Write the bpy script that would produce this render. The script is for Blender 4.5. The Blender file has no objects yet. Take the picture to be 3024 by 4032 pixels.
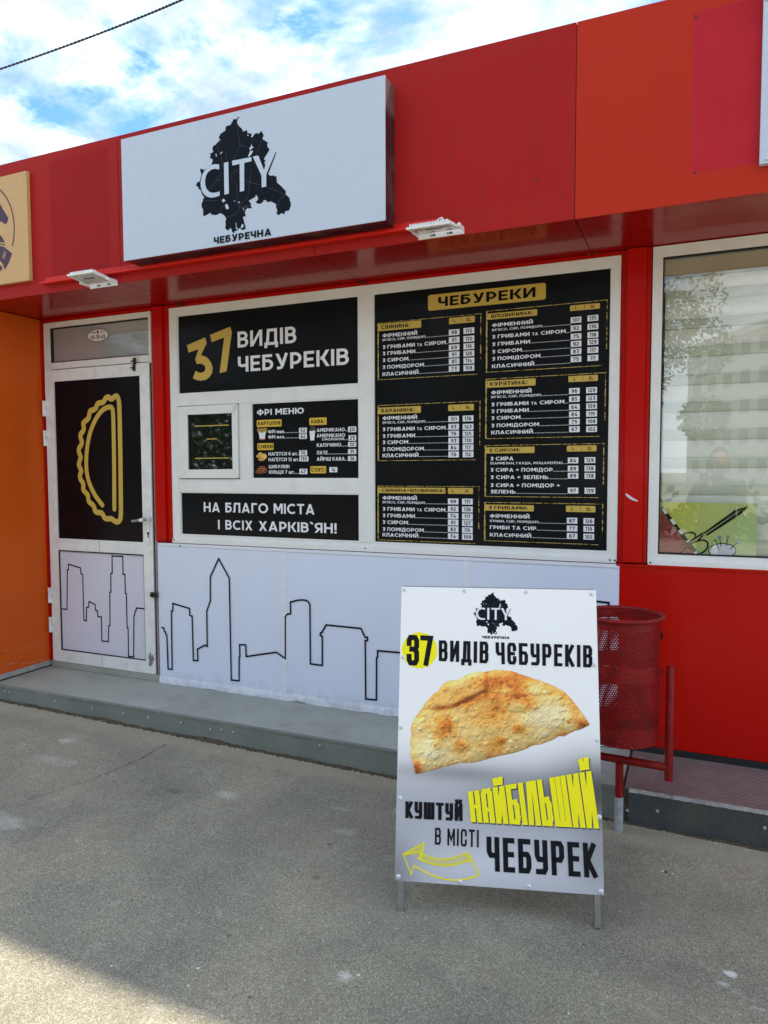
import bpy, bmesh, math, random
import numpy as np
from mathutils import Vector, Matrix
from mathutils.geometry import tessellate_polygon
random.seed(7)
rng = np.random.default_rng(7)
S = bpy.context.scene
COL = S.collection
R = math.radians

# ------------------------------------------------------------------ camera
CAM = Vector((0.0, -3.6, 1.5))
FPX, YAW, PITCH, ROLL = 2811.32, -0.411763457, -0.0571327323, -0.00314396
_cy, _sy, _cp, _sp = math.cos(YAW), math.sin(YAW), math.cos(PITCH), math.sin(PITCH)
FWD = Vector((_sy*_cp, _cy*_cp, _sp))
_r = Vector((_cy, -_sy, 0)); _u = _r.cross(FWD)
_c, _s = math.cos(ROLL), math.sin(ROLL)
RGT = _c*_r + _s*_u; UPV = -_s*_r + _c*_u
cd = bpy.data.cameras.new('camera'); cam = bpy.data.objects.new('camera', cd); COL.objects.link(cam)
M = Matrix(((RGT.x, UPV.x, -FWD.x), (RGT.y, UPV.y, -FWD.y), (RGT.z, UPV.z, -FWD.z)))
cam.matrix_world = Matrix.Translation(CAM) @ M.to_4x4()
cd.sensor_fit = 'VERTICAL'; cd.sensor_height = 36; cd.sensor_width = 27; cd.lens = FPX/4032*36
cd.clip_start = 0.02; cd.clip_end = 2000
S.camera = cam

# ------------------------------------------------------------------ light
W = bpy.data.worlds.new('World'); S.world = W; W.use_nodes = True
SUN = Vector((0.60, 1.0, 2.11)).normalized()
nt = W.node_tree; nt.nodes.clear()
def N(t, ty, **kw):
    n = t.nodes.new(ty)
    for k, v in kw.items(): setattr(n, k, v)
    return n
out = N(nt, 'ShaderNodeOutputWorld'); bg = N(nt, 'ShaderNodeBackground'); bg.inputs[1].default_value = 0.10
sky = N(nt, 'ShaderNodeTexSky', sky_type='NISHITA', sun_disc=False)
sky.sun_elevation = math.asin(SUN.z); sky.sun_rotation = math.atan2(SUN.x, SUN.y)
sky.ozone_density = 3.0; sky.dust_density = 0.4
tc = N(nt, 'ShaderNodeTexCoord'); sep = N(nt, 'ShaderNodeSeparateXYZ')
nt.links.new(tc.outputs['Generated'], sep.inputs[0])
def mth(t, op, a, b=None, c=None, clamp=False):
    n = N(t, 'ShaderNodeMath', operation=op, use_clamp=clamp)
    for i, v in enumerate((a, b, c)):
        if v is None: continue
        if isinstance(v, (int, float)): n.inputs[i].default_value = v
        else: t.links.new(v, n.inputs[i])
    return n.outputs[0]
zc = mth(nt, 'ADD', mth(nt, 'MAXIMUM', sep.outputs[2], 0.0), 0.18)
cx = mth(nt, 'DIVIDE', sep.outputs[0], zc); cyy = mth(nt, 'DIVIDE', sep.outputs[1], zc)
cmb = N(nt, 'ShaderNodeCombineXYZ'); nt.links.new(cx, cmb.inputs[0]); nt.links.new(cyy, cmb.inputs[1]); cmb.inputs[2].default_value = 3.3
def noise(t, vec, scale, detail=6, rough=0.55, dist=0.0, dim='3D'):
    n = N(t, 'ShaderNodeTexNoise', noise_dimensions=dim)
    n.inputs['Scale'].default_value = scale; n.inputs['Detail'].default_value = detail
    n.inputs['Roughness'].default_value = rough; n.inputs['Distortion'].default_value = dist
    if vec is not None: t.links.new(vec, n.inputs['Vector'])
    return n.outputs['Fac']
def ramp(t, fac, stops, interp='LINEAR'):
    n = N(t, 'ShaderNodeValToRGB'); n.color_ramp.interpolation = interp
    e = n.color_ramp.elements
    while len(e) < len(stops): e.new(0.5)
    for i, (p, c) in enumerate(stops):
        e[i].position = p; e[i].color = (*c, 1) if len(c) == 3 else c
    t.links.new(fac, n.inputs[0]); return n.outputs[0]
def mixc(t, f, a, b, mode='MIX'):
    n = N(t, 'ShaderNodeMix', data_type='RGBA', blend_type=mode)
    for i, v in ((0, f), (6, a), (7, b)):
        if isinstance(v, (int, float)): n.inputs[i].default_value = v
        elif isinstance(v, tuple): n.inputs[i].default_value = (*v, 1) if len(v) == 3 else v
        else: t.links.new(v, n.inputs[i])
    return n.outputs[2]
big = noise(nt, cmb.outputs[0], 3.4, 8, 0.62, 0.25)
cover = ramp(nt, big, [(0.345, (0, 0, 0)), (0.49, (1, 1, 1))])
det = noise(nt, cmb.outputs[0], 5.5, 7, 0.56, 0.3)
shade = ramp(nt, det, [(0.36, (1.55, 1.95, 2.5)), (0.50, (2.4, 2.8, 3.2)), (0.64, (4.3, 4.6, 4.9))])
skyb = mixc(nt, 1.0, sky.outputs[0], (0.44, 0.62, 0.82), 'MULTIPLY')
haze_ = mth(nt, 'MULTIPLY_ADD', sep.outputs[2], -4.5, 1.1, clamp=True)      # the sky pales towards the horizon, added as extra light on the facade
nt.links.new(mixc(nt, haze_, mixc(nt, cover, skyb, shade), (5.8, 6.4, 6.9)), bg.inputs[0])
nt.links.new(bg.outputs[0], out.inputs[0])
sl = bpy.data.lights.new('sun', 'SUN'); sl.energy = 2.0; sl.angle = R(1.3); sl.color = (1.0, 0.90, 0.74)
so = bpy.data.objects.new('sun', sl); COL.objects.link(so)
so.rotation_mode = 'QUATERNION'; so.rotation_quaternion = SUN.to_track_quat('Z', 'Y'); so.location = (2, 6, 14)
S.view_settings.view_transform = 'Standard'; S.view_settings.look = 'None'
S.view_settings.exposure = 2.08; S.view_settings.gamma = 1.0; S.view_settings.use_curve_mapping = False
S.cycles.max_bounces = 8; S.cycles.transparent_max_bounces = 12

# ------------------------------------------------------------------ helpers
def ray(x, y): return FWD + (x-1512)/FPX*RGT - (y-2016)/FPX*UPV
def at(x, y, Y=0.0):
    d = ray(x, y); return CAM + d*((Y-CAM.y)/d.y)
def ground_z(x): return -0.009 - 0.0125*max(-14, min(14, x))

class Frame:
    """a flat surface: origin, right vector, up vector, outward normal"""
    def __init__(s, o, u, v):
        s.o, s.u, s.v = Vector(o), Vector(u), Vector(v); s.n = s.u.cross(s.v)
    def P(s, a, b, d=0.0): return s.o + s.u*a + s.v*b + s.n*d
    def px(s, x, y):
        d = ray(x, y); t = (s.o-CAM).dot(s.n)/d.dot(s.n); p = CAM + d*t - s.o
        return p.dot(s.u), p.dot(s.v)
def wallf(Y): return Frame((0, Y, 0), (1, 0, 0), (0, 0, 1))
def zoomf(fr, sc, ox, oy, sy=None):
    return lambda x, y: fr.px(ox+x*sc, oy+y*(sy or sc))

class MB:
    def __init__(s): s.v, s.f, s.m = [], [], []
    def add(s, vs, fs, m=0):
        b = len(s.v); s.v += [tuple(v) for v in vs]
        s.f += [tuple(b+i for i in f) for f in fs]; s.m += [m]*len(fs)
        return s
    def box(s, a, b, m=0):
        x0, y0, z0 = (min(a[i], b[i]) for i in range(3)); x1, y1, z1 = (max(a[i], b[i]) for i in range(3))
        vs = [(x0,y0,z0),(x1,y0,z0),(x1,y1,z0),(x0,y1,z0),(x0,y0,z1),(x1,y0,z1),(x1,y1,z1),(x0,y1,z1)]
        return s.add(vs, [(0,3,2,1),(4,5,6,7),(0,1,5,4),(1,2,6,5),(2,3,7,6),(3,0,4,7)], m)
    def prism(s, pts, off, m=0):
        """closed outline (Vectors, any plane) pushed along off"""
        off = Vector(off); n = len(pts); vs = list(pts)+[Vector(p)+off for p in pts]
        tri = tessellate_polygon([[Vector(p) for p in pts]])
        fs = [t for t in tri]+[tuple(n+i for i in reversed(t)) for t in tri]
        fs += [(i, (i+1) % n, n+(i+1) % n, n+i) for i in range(n)]
        return s.add(vs, fs, m)
    def poly(s, fr, pts, d=0.0, m=0):
        vs = [fr.P(a, b, d) for a, b in pts]
        tri = tessellate_polygon([[Vector((a, b, 0)) for a, b in pts]])
        fs = []
        for t in tri:
            a, b, c = (Vector((*pts[i], 0)) for i in t)
            fs.append(tuple(t) if (b-a).cross(c-a).z > 0 else tuple(reversed(t)))
        return s.add(vs, fs, m)
    def rect(s, fr, a0, b0, a1, b1, d=0.0, m=0): return s.poly(fr, [(a0,b0),(a1,b0),(a1,b1),(a0,b1)], d, m)
    def rrect(s, fr, a0, b0, a1, b1, r, d=0.0, m=0):
        pts = []
        for cx_, cy_, t0 in ((a1-r, b0+r, -90), (a1-r, b1-r, 0), (a0+r, b1-r, 90), (a0+r, b0+r, 180)):
            for k in range(4):
                t = R(t0+k*30); pts.append((cx_+r*math.cos(t), cy_+r*math.sin(t)))
        return s.poly(fr, pts, d, m)
    def stroke(s, fr, pts, w, d=0.0, m=0, closed=False, cap=0.0):
        p = [Vector((a, b)) for a, b in pts]
        q = [p[0]]
        for a in p[1:]:
            if (a-q[-1]).length > 1e-5: q.append(a)
        p = q; n = len(p)
        if cap and not closed:
            p[0] = p[0]+(p[0]-p[1]).normalized()*cap; p[-1] = p[-1]+(p[-1]-p[-2]).normalized()*cap
        L, Rr = [], []
        for i in range(n):
            a = p[i-1] if (i or closed) else None; c = p[(i+1) % n] if (i < n-1 or closed) else None
            d1 = (p[i]-a).normalized() if a is not None else (c-p[i]).normalized()
            d2 = (c-p[i]).normalized() if c is not None else d1
            nn = Vector((-(d1+d2).y, (d1+d2).x))
            if nn.length < 1e-4: nn = Vector((-d1.y, d1.x))
            nn.normalize(); k = max(0.45, nn.dot(Vector((-d1.y, d1.x))))
            L.append(p[i]+nn*(w/2/k)); Rr.append(p[i]-nn*(w/2/k))
        vs = [fr.P(v.x, v.y, d) for v in L]+[fr.P(v.x, v.y, d) for v in Rr]
        fs = [(i, n+i, n+(i+1) % n, (i+1) % n) for i in range(n if closed else n-1)]
        return s.add(vs, fs, m)
    def tube(s, pts, r, k=12, m=0, caps=True):
        pts = [Vector(p) for p in pts]; n = len(pts); vs = []
        rr = r if isinstance(r, (list, tuple)) else [r]*n
        ref = None
        for i in range(n):
            t = (pts[min(i+1, n-1)]-pts[max(i-1, 0)]).normalized()
            if ref is None: ref = t.orthogonal().normalized()
            ref = (ref-t*ref.dot(t)).normalized(); b = t.cross(ref)
            for j in range(k):
                a = 2*math.pi*j/k; vs.append(pts[i]+(ref*math.cos(a)+b*math.sin(a))*rr[i])
        fs = [(i*k+j, i*k+(j+1) % k, (i+1)*k+(j+1) % k, (i+1)*k+j) for i in range(n-1) for j in range(k)]
        if caps: fs += [tuple(reversed(range(k))), tuple((n-1)*k+j for j in range(k))]
        return s.add(vs, fs, m)
    def build(s, name, mats, parent=None, bevel=0.0, smooth=False, loc=None):
        me = bpy.data.meshes.new(name)
        o0 = Vector((0, 0, 0))
        if parent is not None: o0 = Vector(parent['_o'])
        elif loc is not None: o0 = Vector(loc)
        me.from_pydata([(v[0]-o0.x, v[1]-o0.y, v[2]-o0.z) for v in s.v], [], s.f)
        if not isinstance(mats, (list, tuple)): mats = [mats]
        for m_ in mats: me.materials.append(m_)
        if len(mats) > 1: me.polygons.foreach_set('material_index', s.m)
        if bevel:
            bm = bmesh.new(); bm.from_mesh(me); bmesh.ops.remove_doubles(bm, verts=bm.verts, dist=1e-6)
            eds = [e for e in bm.edges if len(e.link_faces) == 2 and e.calc_face_angle(0) > 0.5]
            bmesh.ops.bevel(bm, geom=eds, offset=bevel, segments=2, affect='EDGES', profile=0.6, clamp_overlap=True)
            bm.to_mesh(me); bm.free()
        if smooth:
            me.polygons.foreach_set('use_smooth', [True]*len(me.polygons))
            try: me.set_sharp_from_angle(angle=R(40))
            except Exception: pass
        me.update()
        o = bpy.data.objects.new(name, me); COL.objects.link(o)
        o['_o'] = tuple(o0)
        if parent is not None: o.parent = parent
        else: o.location = o0
        return o
def thing(name, label, cat, loc, group=None):
    o = bpy.data.objects.new(name, None); COL.objects.link(o); o.location = loc; o.empty_display_size = 0.1
    o['_o'] = tuple(loc); o['label'] = label; o['category'] = cat
    if group: o['group'] = group
    return o
def tag(o, label, cat, group=None):
    o['label'] = label; o['category'] = cat
    if group: o['group'] = group
    return o
def kind(o, k): o['kind'] = k; return o

# ------------------------------------------------------------------ lettering (geometric sans, drawn as strokes)
def _arc(cx, cy, rx, ry, a0, a1, n=9):
    return [(cx+rx*math.cos(R(a0+(a1-a0)*k/n)), cy+ry*math.sin(R(a0+(a1-a0)*k/n))) for k in range(n+1)]
def sans(ch, T):
    """advance width and strokes of one capital; height 1, stroke T"""
    h = T/2
    V = lambda x, y0=0, y1=1: ('s', [(x, y0), (x, y1)])
    H = lambda x0, x1, y: ('s', [(x0, y), (x1, y)])
    def B(x0, x1, y0=0, y1=1, k=1.0):
        tx = T*math.hypot(x1-x0, y1-y0)/(y1-y0)*k; return ('p', [(x0-tx/2, y0), (x0+tx/2, y0), (x1+tx/2, y1), (x1-tx/2, y1)])
    def bowl(x0, x1, y0, y1):
        r = (y1-y0)/2; return ('s', [(x0, y0)]+_arc(x1-r, (y0+y1)/2, r, r, -90, 90, 8)+[(x0, y1)])
    O = lambda cx, rx, a0=0, a1=360, cy=.5, ry=None: ('c' if a1-a0 == 360 else 's', _arc(cx, cy, rx, (.5-h) if ry is None else ry, a0, a1, 20)[:(-1 if a1-a0 == 360 else None)])
    bx = T*.62
    g = {
     'А': lambda: (.86, [B(bx, .43), B(.86-bx, .43), H(.18, .68, .25)]),
     'Б': lambda: (.66, [V(h), H(h, .60, 1-h), bowl(h, .66-h, h, .60)]),
     'В': lambda: (.68, [V(h), bowl(h, .64-h, .52, 1-h), bowl(h, .68-h, h, .52)]),
     'Г': lambda: (.56, [V(h), H(h, .56, 1-h)]),
     'Д': lambda: (.84, [('s', [(h, -.17), (h, h), (.84-h, h), (.84-h, -.17)]), ('s', [(.16+h*.3, h), (.25, 1-h), (.70, 1-h), (.70, h)])]),
     'Е': lambda: (.60, [V(h), H(h, .60, 1-h), H(h, .55, .5), H(h, .60, h)]),
     'З': lambda: (.60, [('s', _arc(.28, .76, .29-h*.3, .24-h, 140, -90, 10)+[(.2, .52)]), ('s', [(.2, .52)]+_arc(.28, .27, .32-h, .25-h*.6, 90, -140, 10))]),
     'И': lambda: (.76, [V(h), V(.76-h), B(h*1.2, .76-h*1.2, 0.02, .98, .9)]),
     'І': lambda: (T, [V(h)]),
     'К': lambda: (.70, [V(h), B(.30, .70-bx*.6, .42, 1), B(.70-bx*.5, .30, 0, .60)]),
     'Л': lambda: (.74, [('s', [(0, h), (.08, h), (.15, .12), (.19, 1-h), (.74-h, 1-h)]), V(.74-h)]),
     'М': lambda: (.90, [V(h), V(.90-h), B(.45, h*1.3, .28, 1), B(.45, .90-h*1.3, .28, 1)]),
     'Н': lambda: (.74, [V(h), V(.74-h), H(h, .74-h, .5)]),
     'О': lambda: (.96, [O(.48, .48-h)]),
     'П': lambda: (.72, [V(h), V(.72-h), H(h, .72-h, 1-h)]),
     'Р': lambda: (.66, [V(h), bowl(h, .66-h, .34, 1-h)]),
     'С': lambda: (.84, [O(.48, .48-h, 48, 312)]),
     'Т': lambda: (.68, [V(.34, 0, 1-T*.9), H(0, .68, 1-h)]),
     'У': lambda: (.76, [B(.40, bx, .27, 1), ('s', [(.76-bx*.8, 1), (.43, .25), (.36, .12), (.26, h), (.10, h)])]),
     'Ф': lambda: (.94, [V(.47, -.02, 1.02), O(.47, .47-h, cy=.5, ry=.36-h)]),
     'Х': lambda: (.76, [B(bx, .76-bx), B(.76-bx, bx)]),
     'Ц': lambda: (.80, [V(h), V(.68-h), ('s', [(h, h), (.80-h, h), (.80-h, -.17)])]),
     'Ч': lambda: (.66, [V(.66-h), ('s', [(h, 1), (h, .66), (.10, .48), (.22, .40), (.66-h, .42)])]),
     'Ш': lambda: (1.02, [V(h), V(.51), V(1.02-h), H(h, 1.02-h, h)]),
     'Ь': lambda: (.66, [V(h), bowl(h, .66-h, h, .60)]),
     'Ю': lambda: (1.16, [V(h), H(h, .32, .5), O(.72, .44-h)]),
     'Я': lambda: (.68, [V(.68-h), ('s', [(.68-h, .34)]+_arc(h+.33-h, .67, .33-h, .33-h, 270, 90, 8)+[(.68-h, 1-h)]), B(bx*.8, .36, 0, .36)]),
     'L': lambda: (.56, [V(h), H(h, .56, h)]), 'X': lambda: (.74, [B(bx, .74-bx), B(.74-bx, bx)]),
     '0': lambda: (.70, [O(.35, .35-h)]), '1': lambda: (.36, [V(.36-h), H(0, .36-h, 1-h)]),
     '2': lambda: (.62, [('s', _arc(.29, .70, .29-h, .30-h, 160, -30, 8)+[(.10, T*.8), (.10, h)]), H(.04, .62, h)]),
     '3': lambda: (.62, [('s', [(.05, 1-h), (.55, 1-h), (.30, .60)]), ('s', [(.24, .60)]+_arc(.30, .31, .32-h, .31-h, 90, -140, 9))]),
     '4': lambda: (.70, [V(.52, 0, .5), H(.02, .70, .26), B(.10, .42, .26, 1)]),
     '5': lambda: (.62, [('s', [(.56, 1-h), (.12, 1-h), (.09, .58)]+_arc(.29, .31, .33-h, .31-h, 92, -140, 9))]),
     '6': lambda: (.66, [('c', _arc(.33, .33, .33-h, .33-h, 0, 345, 14)), ('s', [(h, .36), (.12, .72), (.32, 1-h), (.56, 1-h)])]),
     '7': lambda: (.62, [H(0, .62, 1-h), B(.20, .62-bx, 0, 1-T*.5)]),
     '8': lambda: (.66, [('c', _arc(.33, .75, .28-h, .25-h*.8, 0, 340, 13)), ('c', _arc(.33, .28, .33-h, .28-h*.8, 0, 340, 13))]),
     '9': lambda: (.66, [('c', _arc(.33, .67, .33-h, .33-h, 0, 345, 14)), ('s', [(.66-h, .64), (.54, .28), (.34, h), (.10, h)])]),
     '(': lambda: (.26, [('s', [(.24, 1.08), (.10, .80), (h, .5), (.10, .20), (.24, -.08)])]), ')': lambda: (.26, [('s', [(.02, 1.08), (.16, .80), (.26-h, .5), (.16, .20), (.02, -.08)])]),
     ',': lambda: (T*1.2, [B(T*.4, T*.7, -.14, T*1.1)]), '.': lambda: (T*1.1, [V(T*.55, 0, T*1.1)]), ':': lambda: (T*1.2, [V(T*.6, .05, .05+T*1.2), V(T*.6, .52, .52+T*1.2)]),
     '+': lambda: (.56, [V(.28, .22, .78), H(0, .56, .5)]), '`': lambda: (.26, [B(.20, .06, .84, 1.06)]), '!': lambda: (T*1.1, [V(T*.55, .32, 1), V(T*.55, 0, T*1.1)]), '•': lambda: (.26, [V(.13, .38, .62)]),
     'м': lambda: (.66, [V(h, 0, .72), V(.66-h, 0, .72), B(.33, h*1.3, .2, .72), B(.33, .66-h*1.3, .2, .72)]), 'а': lambda: (.56, [V(.56-h, 0, .72), ('c', _arc(.26, .36, .26-h*.8, .36-h, 0, 340, 12))]),
     'л': lambda: (.56, [('s', [(0, h), (.08, h), (.14, .72-h), (.56-h, .72-h)]), V(.56-h, 0, .72)]), 'в': lambda: (.54, [V(h, 0, .72), bowl(h, .52-h, .37, .72-h), bowl(h, .54-h, h, .37)]),
     'е': lambda: (.60, [('s', [(.08, .36), (.56, .36)]+_arc(.30, .36, .30-h, .36-h, 0, 310, 12))]), 'ш': lambda: (.80, [V(h, 0, .72), V(.40, 0, .72), V(.80-h, 0, .72), H(h, .80-h, h)]),
     'т': lambda: (.54, [V(.27, 0, .72-T*.9), H(0, .54, .72-h)]), ' ': lambda: (.22, []),
    }
    if ch == 'Й':
        w, st = sans('И', T); return w, st+[('s', [(.20, 1.24), (.28, 1.13), (.48, 1.13), (.56, 1.24)])]
    return g[ch]()
def lay_text(body, T, gap=.13):
    pos = 0; out = []
    for ch in body:
        w, st = sans(ch, T); out.append((pos, st)); pos += w+gap
    return out, pos-gap
def put_text(mb, fr, body, a0, b0, cap, kx, T, d, m):
    items, tot = lay_text(body, T); k = 0
    class F2:
        @staticmethod
        def P(a, b, dd=0.0): return fr.P(a0+a*kx, b0+b*cap, d+dd)
    for x0, st in items:
        for kind_, pts in st:
            q = [(x0+a, b) for a, b in pts]
            if kind_ == 'p': mb.poly(F2, q, .00004*k, m)
            else: mb.stroke(F2, q, T, .00004*k, m, closed=(kind_ == 'c'))
            k = (k+1) % 6
    return a0+tot*kx
def text(mb, fr, body, a0, b0, cap, a1=None, off=0.022, d=0.0012, m=0, asp=1.0, space=1.0, up=None):
    """print body with its baseline starting at (a0,b0); a1 = right end (None: natural width)"""
    T = .145+off*1.6; kx = cap*asp if a1 is None else (a1-a0)/lay_text(body, T)[1]
    return put_text(mb, fr, body, a0, b0, cap, kx, T, d, m)
def text_mid(mb, fr, body, ac, bc, cap, off=0.022, d=0.0016, m=0, asp=1.0, width=None):
    T = .145+off*1.6; tot = lay_text(body, T)[1]; kx = cap*asp if width is None else width/tot
    put_text(mb, fr, body, ac-tot*kx/2, bc-cap/2, cap, kx, T, d, m)

# condensed display lettering, drawn as strokes
_J = 0.13
GL = {
 'А': (1, [[(0,0),(0,.88),(.2,1),(.8,1),(1,.88),(1,0)], [(0,.38),(1,.38)]]),
 'Б': (1, [[(.95,1),(0,1),(0,0),(.8,0),(1,.12),(1,.44),(.8,.56),(0,.56)]]),
 'В': (1, [[(.4,.52),(.78,.52),(1,.42),(1,.12),(.8,0),(0,0),(0,1),(.75,1),(.95,.88),(.95,.62),(.78,.52)]]),
 'Д': (1.1, [[(-.08,-.17),(-.08,0),(1.08,0),(1.08,-.17)], [(.16,0),(.26,1),(.88,1),(.88,0)]]),
 'Е': (.85, [[(1,1),(0,1),(0,0),(1,0)], [(0,.52),(.9,.52)]]),
 'Є': (1, [[(1,.72),(1,.88),(.8,1),(.2,1),(0,.88),(0,.12),(.2,0),(.8,0),(1,.12),(1,.28)], [(0,.5),(.75,.5)]]),
 'И': (1.05, [[(0,1),(0,0)], [(.04,.04),(.96,.96)], [(1,1),(1,0)]]),
 'Й': (1.05, [[(0,1),(0,0)], [(.04,.04),(.96,.96)], [(1,1),(1,0)], [(.1,1.28),(.18,1.17),(.82,1.17),(.9,1.28)]]),
 'І': (0, [[(0,0),(0,1)]]),
 'К': (1, [[(0,0),(0,1)], [(.95,1),(.2,.5),(1,0)]]),
 'Л': (1.05, [[(0,0),(.3,1),(1,1),(1,0)]]),
 'М': (1.35, [[(0,0),(0,1)], [(.05,.95),(.5,.3),(.95,.95)], [(1,1),(1,0)]]),
 'Н': (1, [[(0,0),(0,1)], [(1,0),(1,1)], [(0,.5),(1,.5)]]),
 'Р': (1, [[(0,0),(0,1),(.8,1),(1,.88),(1,.56),(.8,.44),(0,.44)]]),
 'С': (1, [[(1,.68),(1,.88),(.8,1),(.2,1),(0,.88),(0,.12),(.2,0),(.8,0),(1,.12),(1,.32)]]),
 'Т': (1, [[(0,1),(1,1)], [(.5,1),(.5,0)]]),
 'У': (1, [[(0,1),(0,.55),(.2,.42),(1,.42)], [(1,1),(1,.12),(.8,0),(.1,0)]]),
 'Ч': (1, [[(0,1),(0,.58),(.2,.46),(1,.46)], [(1,1),(1,0)]]),
 'Ш': (1.7, [[(0,1),(0,0),(1,0),(1,1)], [(.5,1),(.5,0)]]),
 'Ь': (1, [[(0,1),(0,0),(.8,0),(1,.12),(1,.44),(.8,.56),(0,.56)]]),
 '3': (1, [[(0,.76),(0,.88),(.2,1),(.8,1),(1,.88),(1,.65),(.82,.54),(.35,.54)], [(.82,.52),(1,.42),(1,.12),(.8,0),(.2,0),(0,.12),(0,.25)]]),
 '7': (1, [[(0,1),(1,1),(.45,0)]]),
 ' ': (.6, []),
}
def condensed(mb, fr, body, quad, thick=0.16, gap=0.13, lw=0.3, d=0.0015, m=0):
    heavy = thick > lw*.7
    """letters of height 1 laid along a line, then mapped into quad = BL, BR, TR, TL (surface coordinates)"""
    pos = 0; items = []
    for ch in body:
        w, st = GL[ch]; ww = w*lw
        items.append((pos+thick/2, ww, st)); pos += (ww+thick if ch != ' ' else ww)+gap
    tot = pos-gap
    BL, BR, TR, TL = (Vector(q) for q in quad)
    class Flat:
        @staticmethod
        def P(a, b, dd=0.0):
            u = a/tot; q = BL*(1-u)+BR*u; t = TL*(1-u)+TR*u; p = q+(t-q)*b
            return fr.P(p.x, p.y, d+dd)
    k = 0
    for x0, ww, st in items:
        for s_ in st:
            pts = [(x0+a*ww, thick/2+b*(1-thick)) for a, b in s_]
            if heavy:
                for a_, b_ in zip(pts, pts[1:]): mb.stroke(Flat, [a_, b_], thick, 0.00004*k, m, cap=thick/2); k = (k+1) % 9
            else: mb.stroke(Flat, pts, thick, 0.00004*k, m, cap=thick/2); k += 1
    return mb

# ------------------------------------------------------------------ materials
def material(name, col, rough=0.5, metal=0.0, spec=0.5, coat=0.0, var=0.0, vscale=3.0, bump=0.0, bscale=200.0,
             dirt=None, dirt_amt=0.0, dscale=6.0, coat_rough=0.05):
    m = bpy.data.materials.new(name); m.use_nodes = True; t = m.node_tree
    b = t.nodes['Principled BSDF']; b.inputs['Roughness'].default_value = rough; b.inputs['Metallic'].default_value = metal
    b.inputs['Specular IOR Level'].default_value = spec; b.inputs['Coat Weight'].default_value = coat
    b.inputs['Coat Roughness'].default_value = coat_rough
    b.inputs['Base Color'].default_value = (*col, 1)
    geo = N(t, 'ShaderNodeNewGeometry'); pos = geo.outputs['Position']
    if var or dirt:
        c = mixc(t, ramp(t, noise(t, pos, vscale, 5, 0.6), [(0.3, (0, 0, 0)), (0.7, (1, 1, 1))]),
                 tuple(x*(1-var) for x in col), tuple(min(1, x*(1+var)) for x in col))
        if dirt:
            df = mth(t, 'MULTIPLY', ramp(t, noise(t, pos, dscale, 8, 0.7), [(0.48, (0, 0, 0)), (0.72, (1, 1, 1))]), dirt_amt)
            c = mixc(t, df, c, dirt)
        t.links.new(c, b.inputs['Base Color'])
        rr = mth(t, 'ADD', mth(t, 'MULTIPLY', noise(t, pos, vscale*2.5, 4), 0.16), rough-0.08)
        t.links.new(rr, b.inputs['Roughness'])
    if bump:
        bn = N(t, 'ShaderNodeBump'); bn.inputs['Strength'].default_value = bump; bn.inputs['Distance'].default_value = 0.01
        t.links.new(noise(t, pos, bscale, 4, 0.6), bn.inputs['Height']); t.links.new(bn.outputs[0], b.inputs['Normal'])
    return m
def mask_rect(t, pos, x0, x1, z0, z1, soft=0.006):
    sp = N(t, 'ShaderNodeSeparateXYZ'); t.links.new(pos, sp.inputs[0])
    def edge(v, e, sg):
        return mth(t, 'MULTIPLY_ADD', v, sg/soft, -sg*e/soft+0.5, clamp=True)
    a = mth(t, 'MULTIPLY', edge(sp.outputs[0], x0, 1), edge(sp.outputs[0], x1, -1))
    b = mth(t, 'MULTIPLY', edge(sp.outputs[2], z0, 1), edge(sp.outputs[2], z1, -1))
    return mth(t, 'MULTIPLY', a, b)
def base_of(m): return m.node_tree.nodes['Principled BSDF']
def recolor(m, fn):
    t = m.node_tree; b = base_of(m); l = b.inputs['Base Color'].links
    src = l[0].from_socket if l else tuple(b.inputs['Base Color'].default_value)
    geo = N(t, 'ShaderNodeNewGeometry'); t.links.new(fn(t, src, geo.outputs['Position']), b.inputs['Base Color'])
    return m

RED = (0.50, 0.005, 0.002)
red_fascia = material('red_fascia_faded', (0.40, 0.015, 0.013), 0.55, spec=.12, coat=0.0, coat_rough=0.3, var=0.05, vscale=1.2, bump=0.03, bscale=500, dirt=(0.24, 0.03, 0.025), dirt_amt=0.35, dscale=2.5)
# paint kept fresh behind signs that have been taken down, the rest bleached by the sun
recolor(red_fascia, lambda t, s, p: mixc(t, mth(t, 'MULTIPLY', mask_rect(t, p, -1.275, -0.522, 2.64, 3.25, 0.05), 0.85), s, (0.40, 0.013, 0.014)))
recolor(red_fascia, lambda t, s, p: mixc(t, mth(t, 'MULTIPLY', mask_rect(t, p, -3.42, -2.98, 2.62, 3.27, 0.03), 0.8), s, (0.33, 0.006, 0.007)))
def streaks(t, s_, p):
    mp = N(t, 'ShaderNodeMapping'); mp.inputs['Scale'].default_value = (9, 1, 0.55); t.links.new(p, mp.inputs[0])
    a = ramp(t, noise(t, mp.outputs[0], 2.2, 7, 0.65), [(0.48, (0, 0, 0)), (0.75, (1, 1, 1))])
    b = ramp(t, noise(t, p, 26, 8, 0.8), [(0.66, (0, 0, 0)), (0.72, (1, 1, 1))])
    c = mixc(t, mth(t, 'MULTIPLY', a, 0.30), s_, (0.20, 0.022, 0.018)); return mixc(t, mth(t, 'MULTIPLY', b, 0.35), c, (0.42, 0.07, 0.06))
recolor(red_fascia, streaks)
orange_fascia = material('red_fascia_bleached_orange', (0.48, 0.030, 0.012), 0.55, spec=.12, coat=0.0, coat_rough=0.3, var=0.05, vscale=1.5, bump=0.03, bscale=500)
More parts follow.
